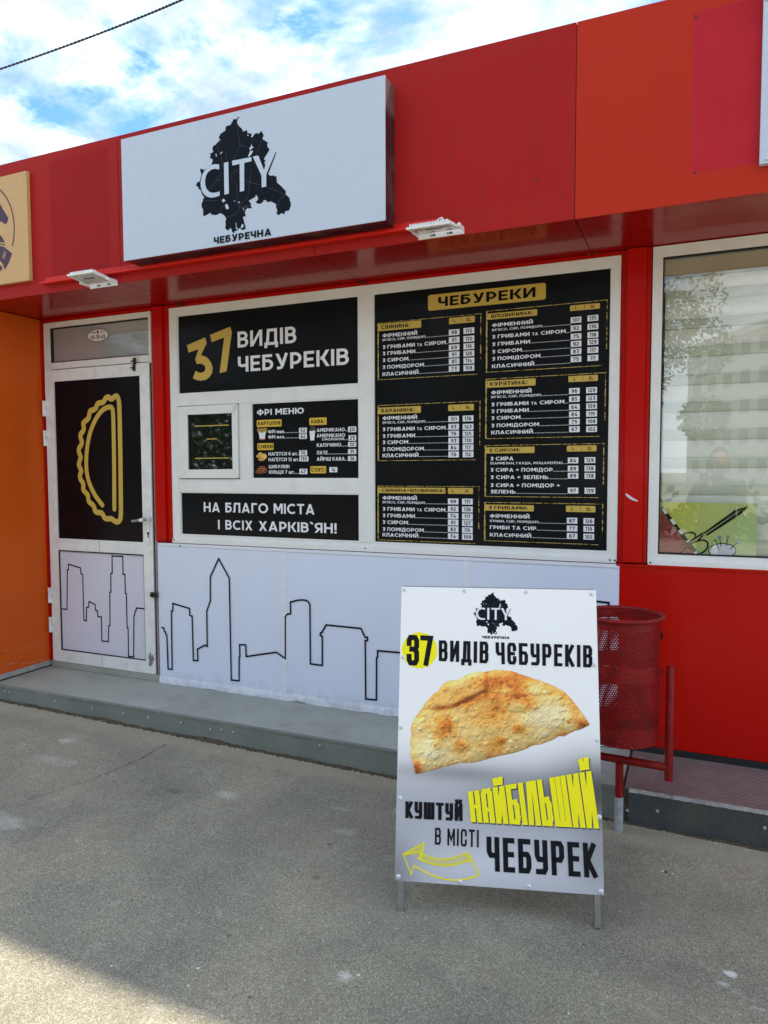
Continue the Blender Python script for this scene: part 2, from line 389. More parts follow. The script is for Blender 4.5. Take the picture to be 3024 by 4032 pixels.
recolor(orange_fascia, lambda t, s, p: mixc(t, mask_rect(t, p, -0.043, 2.0, 2.645, 3.245, 0.008), s, mixc(t, ramp(t, noise(t, p, 3, 6, 0.6), [(0.45, (0, 0, 0)), (0.7, (1, 1, 1))]), (0.50, 0.020, 0.036), (0.43, 0.014, 0.022))))
red_wall = material('red_wall_paint', RED, 0.40, spec=.10, coat=0.10, coat_rough=0.10, var=0.04, vscale=1.5, bump=0.015, bscale=300)
red_soffit = material('red_soffit_gloss', (0.30, 0.002, 0.002), 0.25, spec=.08, coat=0.26, coat_rough=0.02, var=0.04, vscale=1.5)
red_rail = material('red_rail_paint', (0.66, 0.012, 0.006), 0.42, spec=.2, coat=0.15, coat_rough=0.15, var=0.08, vscale=9, bump=0.08, bscale=90)
orange_wall = material('orange_wall_paint', (0.64, 0.100, 0.008), 0.42, spec=.12, coat=0.12, coat_rough=0.18, var=0.06, vscale=1.2, bump=0.02, bscale=200)
def orange_dirt(t, s, p):
    sp = N(t, 'ShaderNodeSeparateXYZ'); t.links.new(p, sp.inputs[0])
    low = mth(t, 'MULTIPLY_ADD', sp.outputs[2], -5.0, 2.0, clamp=True)
    mp = N(t, 'ShaderNodeMapping'); mp.inputs['Scale'].default_value = (1, 3, 16); t.links.new(p, mp.inputs[0])
    sc = ramp(t, noise(t, mp.outputs[0], 4.0, 7, 0.7), [(0.57, (0, 0, 0)), (0.66, (1, 1, 1))])
    return mixc(t, mth(t, 'MULTIPLY', mth(t, 'MULTIPLY', low, sc), 0.7), s, (0.42, 0.36, 0.31))
recolor(orange_wall, orange_dirt)
pvc = material('white_window_plastic', (0.83, 0.845, 0.84), 0.33, var=0.03, vscale=5, bump=0.02, bscale=300, dirt=(0.42, 0.40, 0.35), dirt_amt=0.16, dscale=9)
pvc_door = material('white_door_paint', (0.82, 0.83, 0.825), 0.36, var=0.04, vscale=6, bump=0.03, bscale=250, dirt=(0.40, 0.39, 0.36), dirt_amt=0.32, dscale=11)
def chip(t, s, p):
    mp = N(t, 'ShaderNodeMapping'); mp.inputs['Location'].default_value = (3.222, 0, -0.27); mp.inputs['Scale'].default_value = (1, 1, 0.42)
    mp.vector_type = 'POINT'; t.links.new(p, mp.inputs[0])
    sp = N(t, 'ShaderNodeSeparateXYZ'); t.links.new(p, sp.inputs[0])
    dx = mth(t, 'DIVIDE', mth(t, 'ADD', sp.outputs[0], 3.222), 0.026); dz = mth(t, 'DIVIDE', mth(t, 'ADD', sp.outputs[2], -0.285), 0.062)
    r2 = mth(t, 'ADD', mth(t, 'MULTIPLY', dx, dx), mth(t, 'MULTIPLY', dz, dz))
    k = mth(t, 'ADD', mth(t, 'MULTIPLY', r2, -0.5), mth(t, 'MULTIPLY', noise(t, p, 38, 6, 0.65), 2.0))
    return mixc(t, ramp(t, k, [(0.60, (0, 0, 0)), (0.64, (1, 1, 1))]), s, (0.20, 0.20, 0.19))
recolor(pvc_door, chip)
seal = material('black_rubber_seal', (0.012, 0.012, 0.013), 0.6)
board_black = material('black_glossy_board', (0.006, 0.007, 0.009), 0.35, spec=.10, coat=0.10, coat_rough=0.08, var=0.2, vscale=3)
film_black = material('black_film', (0.006, 0.004, 0.006), 0.35, spec=.10, coat=0.07, coat_rough=0.1, var=0.2, vscale=2)
gold = material('gold_print', (0.60, 0.42, 0.075), 0.45, var=0.03)
gold_dull = material('dull_gold_print', (0.50, 0.37, 0.085), 0.45, var=0.25, vscale=60)
yellow_tag = material('yellow_print', (0.72, 0.48, 0.05), 0.45)
white_print = material('white_print', (0.82, 0.84, 0.90), 0.45)
black_print = material('black_print', (0.006, 0.006, 0.008), 0.5, spec=.1)
dark_line = material('dark_outline_print', (0.005, 0.005, 0.015), 0.5, spec=.1)
banner_m = material('white_banner_vinyl', (0.73, 0.79, 0.96), 0.42, coat=0.15, coat_rough=0.3, var=0.015, vscale=3, bump=0.01, bscale=25)
banner_hem = material('white_banner_hem', (0.78, 0.81, 0.92), 0.38, coat=0.2, coat_rough=0.3, var=0.04, vscale=14, bump=0.12, bscale=25)
def banner_dirt(t, s, p):
    sp = N(t, 'ShaderNodeSeparateXYZ'); t.links.new(p, sp.inputs[0])
    low = mth(t, 'MULTIPLY_ADD', sp.outputs[2], -7.0, 1.75, clamp=True)
    n = ramp(t, noise(t, p, 9, 9, 0.75), [(0.46, (0, 0, 0)), (0.60, (1, 1, 1))])
    return mixc(t, mth(t, 'MULTIPLY', mth(t, 'MULTIPLY', low, n), 0.6), s, (0.30, 0.28, 0.27))
recolor(banner_m, banner_dirt); recolor(banner_hem, banner_dirt)
def frosting(t, s, p):
    return s
lilac_panel = material('lilac_white_door_film', (0.68, 0.68, 0.80), 0.40, var=0.03, vscale=2)
sign_face_m = material('light_box_acrylic', (0.53, 0.61, 0.74), 0.38, coat=0.15, coat_rough=0.2, var=0.025, vscale=30)
sign_case_m = material('dark_aubergine_sheet_metal', (0.022, 0.010, 0.020), 0.30, metal=0.0, coat=0.6, coat_rough=0.15, var=0.2, vscale=12, dirt=(0.20, 0.17, 0.14), dirt_amt=0.5, dscale=5)
silh = material('navy_black_print', (0.005, 0.008, 0.015), 0.50, spec=.10)
silh_line = material('grey_map_line_print', (0.055, 0.065, 0.08), 0.5, spec=.1)
recolor(sign_case_m, lambda t, s_, p: mixc(t, mth(t, 'MULTIPLY', mask_rect(t, p, -3, 0, 3.09, 4, 0.03), 0.7), s_, (0.15, 0.13, 0.115)))  # sun catching the top of the case, put into the colour as a paler band
beige = material('beige_sign_sheet', (0.62, 0.38, 0.16), 0.5, var=0.04, vscale=20, bump=0.05, bscale=400)
purple = material('purple_print', (0.055, 0.014, 0.055), 0.5)
lamp_white = material('white_cast_aluminium', (0.84, 0.85, 0.85), 0.4, var=0.03, vscale=20, dirt=(0.4, 0.38, 0.35), dirt_amt=0.3)
lens_m = material('floodlight_lens', (0.42, 0.41, 0.38), 0.15, coat=0.7, var=0.35, vscale=60)
steel = material('galvanised_steel', (0.30, 0.30, 0.31), 0.42, metal=0.8, var=0.15, vscale=30, bump=0.05)
zinc = material('bright_screw_steel', (0.55, 0.55, 0.55), 0.3, metal=0.9)
rust_black = material('dark_rusty_steel', (0.05, 0.038, 0.03), 0.6, metal=0.4, var=0.4, vscale=60)
rivet_m = material('white_rivet', (0.72, 0.74, 0.76), 0.3, metal=0.3)
bin_red = material('thick_red_bin_paint', (0.24, 0.006, 0.006), 0.45, spec=.2, coat=0.10, coat_rough=0.25, var=0.22, vscale=18, bump=0.55, bscale=70, dirt=(0.05, 0.012, 0.01), dirt_amt=0.7, dscale=13)
base_of(bin_red).inputs['Subsurface Weight'].default_value = 0
post_grey = material('grey_post_paint', (0.34, 0.37, 0.40), 0.55, var=0.15, vscale=30, bump=0.5, bscale=60, dirt=(0.6, 0.6, 0.6), dirt_amt=0.5, dscale=30)
step_grey = material('grey_step_paint', (0.35, 0.37, 0.325), 0.6, var=0.10, vscale=3, bump=0.12, bscale=120, dirt=(0.25, 0.235, 0.21), dirt_amt=0.7, dscale=5)
riser_grey = material('grey_riser_paint', (0.180, 0.200, 0.175), 0.6, var=0.10, vscale=5, bump=0.45, bscale=30, dirt=(0.18, 0.18, 0.16), dirt_amt=0.6, dscale=8)
step_dark = material('worn_purple_brown_step', (0.185, 0.145, 0.140), 0.5, var=0.15, vscale=4, bump=0.12, bscale=120, dirt=(0.24, 0.22, 0.21), dirt_amt=0.55, dscale=8)
riser_dark = material('dark_granular_riser', (0.050, 0.056, 0.060), 0.6, var=0.25, vscale=60, bump=0.45, bscale=160, dirt=(0.08, 0.09, 0.06), dirt_amt=0.8, dscale=7)
chipped = material('worn_pale_edge', (0.42, 0.43, 0.42), 0.6, var=0.3, vscale=40, bump=0.3, bscale=80, dirt=(0.12, 0.12, 0.12), dirt_amt=0.9, dscale=24)
dirt_m = material('damp_brown_dirt', (0.075, 0.055, 0.036), 0.9, var=0.5, vscale=40, bump=0.8, bscale=90)
stone_m = material('pale_grit', (0.42, 0.39, 0.32), 0.8, var=0.3, vscale=30)
scrap_w = material('pale_litter', (0.62, 0.60, 0.54), 0.7)
scrap_d = material('dark_litter', (0.03, 0.027, 0.025), 0.8)
void = material('dark_interior', (0.02, 0.02, 0.022), 0.9)
blind_a = material('sheer_blind_band', (0.64, 0.67, 0.55), 0.8, var=0.03, vscale=5)
blind_b = material('solid_blind_band', (0.88, 0.89, 0.80), 0.8, var=0.03, vscale=5)
casette = material('beige_blind_cassette', (0.48, 0.42, 0.30), 0.6, var=0.04)
rubber = material('black_cable_sheath', (0.012, 0.012, 0.014), 0.5)

# ------------------------------------------------------------------ ground
def ground_mat():
    m = material('worn_asphalt', (0.17, 0.165, 0.15), 0.86); t = m.node_tree; b = base_of(m)
    geo = N(t, 'ShaderNodeNewGeometry'); p = geo.outputs['Position']
    def vor(scale, feat='F1'):
        v = N(t, 'ShaderNodeTexVoronoi', feature=feat); v.inputs['Scale'].default_value = scale; t.links.new(p, v.inputs['Vector']); return v
    v1 = vor(270); v2 = vor(560)
    hs = N(t, 'ShaderNodeSeparateColor'); t.links.new(v1.outputs['Color'], hs.inputs[0])
    hs2 = N(t, 'ShaderNodeSeparateColor'); t.links.new(v2.outputs['Color'], hs2.inputs[0])
    grain = mth(t, 'ADD', mth(t, 'MULTIPLY', hs.outputs[0], 0.55), mth(t, 'MULTIPLY', hs2.outputs[1], 0.45))
    c = ramp(t, grain, [(0.08, (0.135, 0.122, 0.093)), (0.33, (0.222, 0.204, 0.157)), (0.60, (0.292, 0.268, 0.207)), (0.84, (0.408, 0.378, 0.300)), (0.97, (0.64, 0.61, 0.54))])
    big_ = noise(t, p, 1.1, 6, 0.62, 0.3)
    c = mixc(t, 0.85, c, ramp(t, big_, [(0.30, (0.62, 0.64, 0.66)), (0.5, (0.98, 0.99, 0.97)), (0.72, (1.28, 1.22, 1.10))]), 'MULTIPLY')
    c = mixc(t, 0.7, c, ramp(t, noise(t, p, 5.5, 7, 0.7), [(0.3, (0.84, 0.84, 0.84)), (0.75, (1.2, 1.2, 1.19))]), 'MULTIPLY')
    sp = N(t, 'ShaderNodeSeparateXYZ'); t.links.new(p, sp.inputs[0])
    wob = noise(t, p, 14, 7, 0.75)
    def spot(c, x, y, rx, ry, col, lo, hi, amt):
        dx = mth(t, 'DIVIDE', mth(t, 'ADD', sp.outputs[0], -x), rx); dy = mth(t, 'DIVIDE', mth(t, 'ADD', sp.outputs[1], -y), ry)
        r2 = mth(t, 'ADD', mth(t, 'MULTIPLY', dx, dx), mth(t, 'MULTIPLY', dy, dy))
        k = mth(t, 'SUBTRACT', mth(t, 'ADD', mth(t, 'MULTIPLY', wob, 2.0), -0.2), r2)
        return mixc(t, mth(t, 'MULTIPLY', ramp(t, k, [(lo, (0, 0, 0)), (hi, (1, 1, 1))]), amt), c, col)
    def gp(px, py):
        d = ray(px, py); k = (-0.005-CAM.z)/d.z; q = CAM+d*k; return q.x, q.y
    pale = (0.66, 0.65, 0.62); dk = (0.13, 0.12, 0.10)
    for (px, py, rx, ry, col, lo, hi, amt) in (
        (265, 2940, 0.10, 0.07, pale, 0.35, 1.0, 0.55), (40, 3260, 0.20, 0.10, pale, 0.35, 1.0, 0.45), (220, 3020, 0.22, 0.08, pale, 0.3, 1.1, 0.3),
        (690, 3135, 0.075, 0.04, dk, 0.25, 0.7, 0.75), (890, 3145, 0.12, 0.05, pale, 0.35, 1.1, 0.4), (1355, 3285, 0.09, 0.05, pale, 0.35, 1.1, 0.35),
        (1297, 3337, 0.020, 0.014, dk, 0.2, 0.5, 0.8), (1245, 3466, 0.020, 0.014, (0.13, 0.10, 0.085), 0.2, 0.5, 0.7),
        (1360, 3855, 0.052, 0.042, (0.72, 0.71, 0.68), 0.45, 0.95, 0.75), (2870, 3825, 0.035, 0.026, (0.74, 0.74, 0.72), 0.4, 0.8, 0.8), (2850, 3870, 0.035, 0.022, (0.70, 0.70, 0.72), 0.4, 0.9, 0.6),
        (2995, 3965, 0.035, 0.016, pale, 0.4, 0.9, 0.6), (985, 3940, 0.012, 0.008, dk, 0.1, 0.4, 0.9), (1908, 3894, 0.014, 0.010, dk, 0.1, 0.4, 0.8),
        (1810, 3420, 0.20, 0.10, (0.20, 0.19, 0.165), 0.2, 1.2, 0.5), (2480, 3340, 0.10, 0.05, (0.17, 0.15, 0.12), 0.2, 1.2, 0.55),
        (2620, 3560, 0.42, 0.26, (0.17, 0.155, 0.13), 0.1, 1.5, 0.40), (2150, 3180, 0.40, 0.22, (0.18, 0.165, 0.14), 0.1, 1.5, 0.35), (1500, 3600, 0.26, 0.16, (0.19, 0.18, 0.155), 0.1, 1.5, 0.35),
         (1150, 3150, 0.16, 0.07, (0.16, 0.15, 0.13), 0.2, 1.3, 0.30), (330, 3520, 0.10, 0.05, (0.16, 0.15, 0.13), 0.3, 1.0, 0.4), (1700, 3820, 0.07, 0.05, (0.15, 0.14, 0.12), 0.3, 1.0, 0.4),
        (2540, 3850, 0.10, 0.05, (0.16, 0.14, 0.11), 0.3, 1.1, 0.35), (900, 3700, 0.012, 0.010, dk, 0.1, 0.4, 0.8), (1620, 3700, 0.010, 0.008, dk, 0.1, 0.4, 0.8), (2200, 3780, 0.011, 0.009, dk, 0.1, 0.4, 0.8), (760, 3260, 0.010, 0.008, dk, 0.1, 0.4, 0.8),
        (1450, 3080, 0.14, 0.05, (0.16, 0.145, 0.12), 0.2, 1.2, 0.6), (2540, 3558, 0.022, 0.014, (0.30, 0.28, 0.23), 0.3, 0.6, 0.7)):
        gx, gy = gp(px, py); c = spot(c, gx, gy, rx, ry, col, lo, hi, amt)
    # faint brownish and greenish patches, tyre-smoothed darker lane
    c = mixc(t, mth(t, 'MULTIPLY', ramp(t, noise(t, p, 2.3, 7, 0.68, 0.4), [(0.52, (0, 0, 0)), (0.66, (1, 1, 1))]), 0.30), c, (0.22, 0.19, 0.15))
    c = mixc(t, mth(t, 'MULTIPLY', ramp(t, noise(t, p, 7.5, 8, 0.75, 0.6), [(0.60, (0, 0, 0)), (0.68, (1, 1, 1))]), 0.28), c, (0.58, 0.57, 0.54))
    # sandy strip swept against the step
    st = mth(t, 'MULTIPLY_ADD', mth(t, 'ADD', sp.outputs[1], mth(t, 'MULTIPLY', wob, 0.10)), 11.0, 6.6, clamp=True)
    c = mixc(t, mth(t, 'MULTIPLY', st, 0.55), c, (0.40, 0.345, 0.25))
    t.links.new(c, b.inputs['Base Color'])
    bn = N(t, 'ShaderNodeBump'); bn.inputs['Strength'].default_value = 0.40; bn.inputs['Distance'].default_value = 0.002
    hgt = mth(t, 'ADD', mth(t, 'MULTIPLY', v1.outputs['Distance'], -1.2), mth(t, 'MULTIPLY', noise(t, p, 60, 4, 0.6), 0.8))
    t.links.new(hgt, bn.inputs['Height']); t.links.new(bn.outputs[0], b.inputs['Normal'])
    return m
g = MB()
xs = [-300, -60, -14]+[-14+28*i/56 for i in range(1, 56)]+[14, 60, 300]; ys = [-400, -60, -10]+[-10+9*i/24 for i in range(1, 24)]+[-1, -0.3, 3, 40, 300]
xs = sorted(set(xs)); ys = sorted(set(ys))
gv = [(x, y, ground_z(x)+0.0) for y in ys for x in xs]; nx = len(xs)
g.add(gv, [(j*nx+i, j*nx+i+1, (j+1)*nx+i+1, (j+1)*nx+i) for j in range(len(ys)-1) for i in range(nx-1)])
kind(g.build('ground', ground_mat(), smooth=True), 'structure')

# crack in the asphalt
def gpt(px, py, dz=0.0025):
    d = ray(px, py); k = (-0.009-CAM.z)/d.z; q = CAM+d*k
    for _ in range(3):
        k = (ground_z(q.x)-CAM.z)/d.z; q = CAM+d*k
    return Vector((q.x, q.y, ground_z(q.x)+dz))
ck = MB(); A = [gpt(655, 2932), gpt(560, 2985), gpt(480, 3020), gpt(400, 3053), gpt(330, 3080), gpt(250, 3105), gpt(130, 3142), gpt(0, 3185), gpt(-160, 3240)]
pts = []
for a, b in zip(A, A[1:]):
    for k in range(9):
        p = a.lerp(b, k/9); pts.append(p+Vector((random.uniform(-.005, .005), random.uniform(-.006, .006), 0)))
gf = Frame((0, 0, 0), (1, 0, 0), (0, 1, 0))
vs = []
for i, p in enumerate(pts):
    w = 0.0022+0.0038*random.random()
    w *= 1.0 if i < 55 else 0.5
    vs += [p+Vector((w*.4, w, 0)), p-Vector((w*.4, w, 0))]
ck.add(vs, [(2*i, 2*i+1, 2*i+3, 2*i+2) for i in range(len(pts)-1)])
kind(ck.build('ground_crack', dirt_m), 'structure')

# ------------------------------------------------------------------ porch step
STEP_Y, STEP_Z, XS = -0.457, 0.14, -0.262
def riser(x0, x1, mat_, name, parent):
    m = MB(); n = max(2, int((x1-x0)/0.02)); top, bot = [], []
    for i in range(n+1):
        x = x0+(x1-x0)*i/n; dy = 0.003*math.sin(x*9)+0.0015*math.sin(x*31)
        top.append(Vector((x, STEP_Y+dy*0.3, STEP_Z-0.006)))
        bot.append(Vector((x, STEP_Y-0.004+dy, ground_z(x)-0.006+(random.uniform(0, 0.011) if x < -0.35 else 0.010))))
    vs = top+bot; m.add(vs, [(i+1, i, n+1+i, n+2+i) for i in range(n)])
    return m.build(name, mat_, parent, smooth=True)
step = kind(bpy.data.objects.new('porch_step', None), 'structure'); COL.objects.link(step); step['_o'] = (0, 0, 0)
m = MB(); m.box((-7, STEP_Y+0.004, -0.2), (5, 0.30, STEP_Z-0.008)); m.build('core', dirt_m, step)
m = MB(); m.box((-7, STEP_Y+0.012, STEP_Z-0.006), (XS-0.004, 0.2, STEP_Z)); tread_l = m.build('tread_plate', step_grey, step)
m = MB(); m.box((XS+0.008, STEP_Y+0.014, STEP_Z-0.006), (5, 0.2, STEP_Z+0.001)); tread_r = m.build('tread_plate', step_dark, step); tread_r['label'] = 'dark purple-brown worn tread plate'
riser(-7, XS-0.018, riser_grey, 'riser', step)
rr = riser(XS+0.024, 5, riser_dark, 'riser', step); rr['label'] = 'dark granular riser'
def nosing(x0, x1, mat_, z, seed):
    m = MB(); rnd = random.Random(seed); n = int((x1-x0)/0.015); a, b, c = [], [], []
    for i in range(n+1):
        x = x0+(x1-x0)*i/n; j = rnd.uniform(-.0004, .0004)
        a.append(Vector((x, STEP_Y+0.012, z+0.001))); b.append(Vector((x, STEP_Y-0.003+j, z-0.001+j*0.5))); c.append(Vector((x, STEP_Y-0.004+j*1.2, z-0.010+rnd.uniform(-.0012, .0012))))
    k = n+1; m.add(a+b+c, [(i, i+k, i+k+1, i+1) for i in range(n)]+[(i+k, i+2*k, i+2*k+1, i+k+1) for i in range(n)])
    return m.build('nosing', mat_, step, smooth=True)
nosing(-7, XS-0.02, riser_grey, STEP_Z, 3); nosing(XS+0.026, 5, chipped, STEP_Z+0.001, 4)
# chipped paint along the edge of the left tread
m = MB(); rnd = random.Random(5)
for x0, x1 in ((-3.75, -3.3), (-3.05, -2.78), (-4.2, -3.95), (-3.2, -3.1)):
    x = x0
    while x < x1:
        w = rnd.uniform(.004, .03); h = rnd.uniform(.001, .005)
        m.add([(x, STEP_Y-.0052, STEP_Z-.001-h), (x+w, STEP_Y-.0052, STEP_Z-.001-h*rnd.random()), (x+w*.8, STEP_Y-.0052, STEP_Z), (x, STEP_Y-.0052, STEP_Z)], [(0, 1, 2, 3)]); x += w+rnd.uniform(0, .02)
kind(m.build('paint_chips', chipped, step), 'stuff')
# raised lozenges of the chequer plate
def lozenges(x0, x1, y0, y1, z, mat_, L, Wd, pitch, h):
    m = MB(); j = 0; y = y0
    while y < y1:
        i = 0; x = x0+(pitch*.5 if j % 2 else 0)
        while x < x1:
            s_ = 1 if (i+j) % 2 else -1; a = s_*R(28); ca, sa = math.cos(a), math.sin(a)
            q = [(-L, 0), (0, -Wd), (L, 0), (0, Wd)]
            vs = [(x+u*ca-v*sa, y+u*sa+v*ca, z-0.0001) for u, v in q]+[(x+(u*ca-v*sa)*.55, y+(u*sa+v*ca)*.55, z+h) for u, v in q]
            m.add(vs, [(4, 5, 6, 7)]+[(k, (k+1) % 4, 4+(k+1) % 4, 4+k) for k in range(4)]); x += pitch; i += 1
        y += pitch*0.62; j += 1
    o = m.build('chequer_relief', mat_, step); return kind(o, 'stuff')
lozenges(-4.12, XS-.02, STEP_Y+.03, 0.0, STEP_Z, step_grey, .0085, .0026, .027, .0011)
lozenges(XS+.03, 0.75, STEP_Y+.03, 0.0, STEP_Z+.001, step_dark, .0105, .0032, .029, .0016)
# riser bolts
bolt = None
for (px, py) in ((38, 2726), (214, 2761), (362, 2791), (483, 2811), (583, 2826), (711, 2846), (828, 2872), (871, 2875), (917, 2884), (1258, 2936), (20, 2722)):
    p = at(px, py, STEP_Y-.008)
    if bolt is None:
        m = MB(); m.tube([(0, 0.006, 0), (0, -.001, 0), (0, -.003, 0)], [.007, .007, .004], 8); bolt = m.build('bolt', post_grey, step, smooth=True); bolt.location = p
    else:
        o = bolt.copy(); COL.objects.link(o); o.location = p
for (px, py) in ((2588, 3194), (3011, 3262), (2470, 3192)):
    o = bolt.copy(); COL.objects.link(o); o.location = at(px, py, STEP_Y-.006)
# dirt wedge and grit along the foot of the step
m = MB(); rnd = random.Random(11); x = -6.0; T_, B_, C_ = [], [], []
while x < 3:
    k = 1.0 if x < -0.35 else 0.35
    h = k*(0.006+0.014*max(0, math.sin(x*7.3)*math.sin(x*2.1+1))+rnd.uniform(0, .006)); w = 0.010+0.02*rnd.random()*k
    z = ground_z(x); T_.append((x, STEP_Y-.006, z+h)); B_.append((x, STEP_Y-.006-w*.4, z+h*.6)); C_.append((x, STEP_Y-.006-w, z-.001)); x += .012
n = len(T_); m.add(T_+B_+C_, [(i, i+n, i+n+1, i+1) for i in range(n-1)]+[(i+n, i+2*n, i+2*n+1, i+n+1) for i in range(n-1)])
kind(m.build('dirt_heap', dirt_m, None, smooth=True), 'stuff')
m = MB()
for _ in range(5200):
    x = rnd.uniform(-4.6, 1.3); near = rnd.random() < .55
    y = STEP_Y-.008-abs(rnd.gauss(0, .035)) if near else rnd.uniform(-2.9, STEP_Y-.02)
    s_ = rnd.uniform(.0010, .0028)*(1.3 if near else 1.0); z = ground_z(x); a = rnd.uniform(0, 6.28)
    vs = [(x+s_*math.cos(a+k*2.1), y+s_*math.sin(a+k*2.1), z) for k in range(3)]+[(x, y, z+s_*1.1)]
    m.add(vs, [(0, 1, 3), (1, 2, 3), (2, 0, 3)], 0)
kind(m.build('grit', stone_m), 'stuff')
m = MB()
for (px, py, s_, mi) in ((2610, 3430, .007, 0), (2650, 3440, .006, 0), (2622, 3434, .008, 1), (2816, 3322, .005, 0), (2502, 3262, .004, 0), (2940, 3345, .004, 0), (780, 3813, .007, 0), (742, 3880, .005, 0), (440, 3803, .005, 0), (1030, 3655, .004, 0),
                         (785, 3593, .004, 0), (520, 3545, .004, 1), (898, 3146, .005, 0), (1273, 3705, .003, 0), (1455, 3634, .004, 0), (1410, 3838, .008, 0), (1200, 3860, .003, 0), (2240, 3990, .004, 0), (2300, 3720, .004, 1), (610, 3020, .003, 1), (2770, 3605, .003, 1), (640, 3503, .003, 0), (404, 3586, .003, 0)):
    p = gpt(px, py, 0); k = 7
    pts = [p+Vector((s_*(.6+rnd.random()*.7)*math.cos(6.28*i/k), s_*(.6+rnd.random()*.7)*math.sin(6.28*i/k)*.8, 0)) for i in range(k)]
    m.add(pts+[p+Vector((0, 0, .003))], [(i, (i+1) % k, k) for i in range(k)], mi)
kind(m.build('ground_litter', [scrap_w, scrap_d]), 'stuff')

# ------------------------------------------------------------------ kiosk shell
FY, FZ0, FZ1, SOF = -0.53, 2.534, 3.317, 2.545
kiosk = thing('kiosk', 'red food kiosk with deep red fascia band, white door and menu windows', 'kiosk', (-1.7, 0.0, 0.14))
seams = [-6.56, -5.35, -4.13, -2.91, -1.70, -0.48, 0.74, 1.96, 3.18]
for a, b in zip(seams, seams[1:]):
    mt = orange_fascia if a > -0.6 else red_fascia
    m = MB(); m.box((a+.0015, FY, FZ0), (b-.0015, FY+.004, FZ1)); m.box((a+.0015, FY+.0045, FZ1-.004), (b-.0015, FY+.25, FZ1)); o = m.build('fascia_panel', mt, kiosk)
    if a > -0.6: o['label'] = 'sun-bleached orange-red fascia panel with a darker rectangle'
    m = MB(); m.box((a+.002, FY+.006, SOF-.006), (b-.002, 0.03, SOF)); m.build('soffit_panel', red_soffit, kiosk)
m = MB(); m.box((-6.56, FY+.008, SOF+.004), (3.18, FY+.02, FZ1-.008)); m.box((-6.5, FY+.03, SOF+.003), (3.1, 3.0, SOF+.03)); m.box((-6.5, FY+.26, FZ1-.06), (3.1, 3.0, FZ1-.02)); m.build('roof', seal, kiosk)
# wall panels (behind frames)
def wallp(x0, z0, x1, z1, y=0.012, mt=red_wall):
    m = MB(); m.box((x0, y, z0), (x1, y+.03, z1)); return m.build('wall_panel', mt, kiosk, bevel=.001)
wallp(-3.17, 2.5165, -0.206, SOF-.008, 0.006); wallp(-4.11, 2.518, -3.176, SOF-.008, 0.006); wallp(-0.2, 2.5375, 3.1, SOF-.007, 0.006)
wallp(-3.168, 0.145, -0.35, 1.058)
wallp(-0.345, 0.175, 3.1, 1.048, -0.004)
wallp(-3.168, 1.06, -3.034, 2.515); wallp(-0.342, 1.055, -0.21, 2.536, 0.004)
m = MB(); m.box((-0.345, -0.002, 0.141), (3.1, 0.03, 0.173)); m.build('base_gap', seal, kiosk)
m = MB(); m.box((-0.345, -0.012, 1.040), (3.1, -0.0045, 1.052)); m.build('wall_lip', red_wall, kiosk, bevel=.001)
# back and sides so the kiosk is a closed volume
m = MB(); m.box((-6.5, 2.97, -.1), (3.1, 3.0, FZ1-.06)); m.box((-6.5, 0.2, -.1), (-6.47, 2.97, FZ1-.07)); m.box((3.07, 0.2, -.1), (3.1, 2.97, FZ1-.07)); m.box((-3.16, .6, .16), (-.21, .63, SOF-.01)); m.box((-4.11, .5, .16), (-3.2, .53, 2.5)); m.build('back_wall', void, kiosk)
# pillars
def pillar(x0, x1, xs_, z0, z1, y=-0.022):
    m = MB(); m.box((x0, y, z0), (x1, 0.03, z1)); p = m.build('pillar', red_wall, kiosk, bevel=.002)
    m = MB(); m.box((x1+.001, y+.018, z0+.002), (xs_, 0.028, z1)); m.build('pillar_edge', red_wall, p, bevel=.001)
    return p
pl = pillar(-3.150, -3.072, -3.033, 1.062, 2.532); pr = pillar(-.315, -.228, -.209, 1.062, 2.535)
def screw(p, parent, r=.0045, mt=rust_black, ax=(0, -1, 0)):
    m = MB(); a = Vector(ax); m.tube([p-a*.002, p+a*.0015, p+a*.0025], [r, r, r*.6], 8); return m.build('screw', mt, parent, smooth=True)
for fr_, p in ((pl, (616, 1316)), (pl, (621, 1460)), (pl, (686, 2126)), (pl, (631, 2122))): screw(at(*p, -.024), pl)
for p in ((2451, 1409), (2557, 1397), (2435, 2187), (2535, 2193)): screw(at(*p, -.012), pr)
m = MB(); q = [at(2462, 1946, -.0235), at(2466, 1942, -.0235), at(2495, 1962, -.0235), at(2512, 1971, -.0235), at(2510, 1975, -.0235), at(2490, 1970, -.0235), at(2470, 1957, -.0235)]
m.poly(wallf(-.0235), [(v.x, v.z) for v in q]); m.build('scuff', lilac_panel, pr)
# corroded brackets along the head of the windows
for (px, py, s_) in ((2322, 996, .010), (2351, 990, .013), (1421, 1110, .010), (1437, 1114, .007), (718, 1199, .009), (704, 1203, .006)):
    p = at(px, py, 0.0); m = MB(); m.box((p.x-s_, -.012, p.z-s_), (p.x+s_*.4, -.004, p.z+s_)); m.tube([p+Vector((s_*.8, 0, 0)), p+Vector((s_*.8, -.012, .002))], s_*.45, 7); m.build('rusty_bracket', rust_black, kiosk)

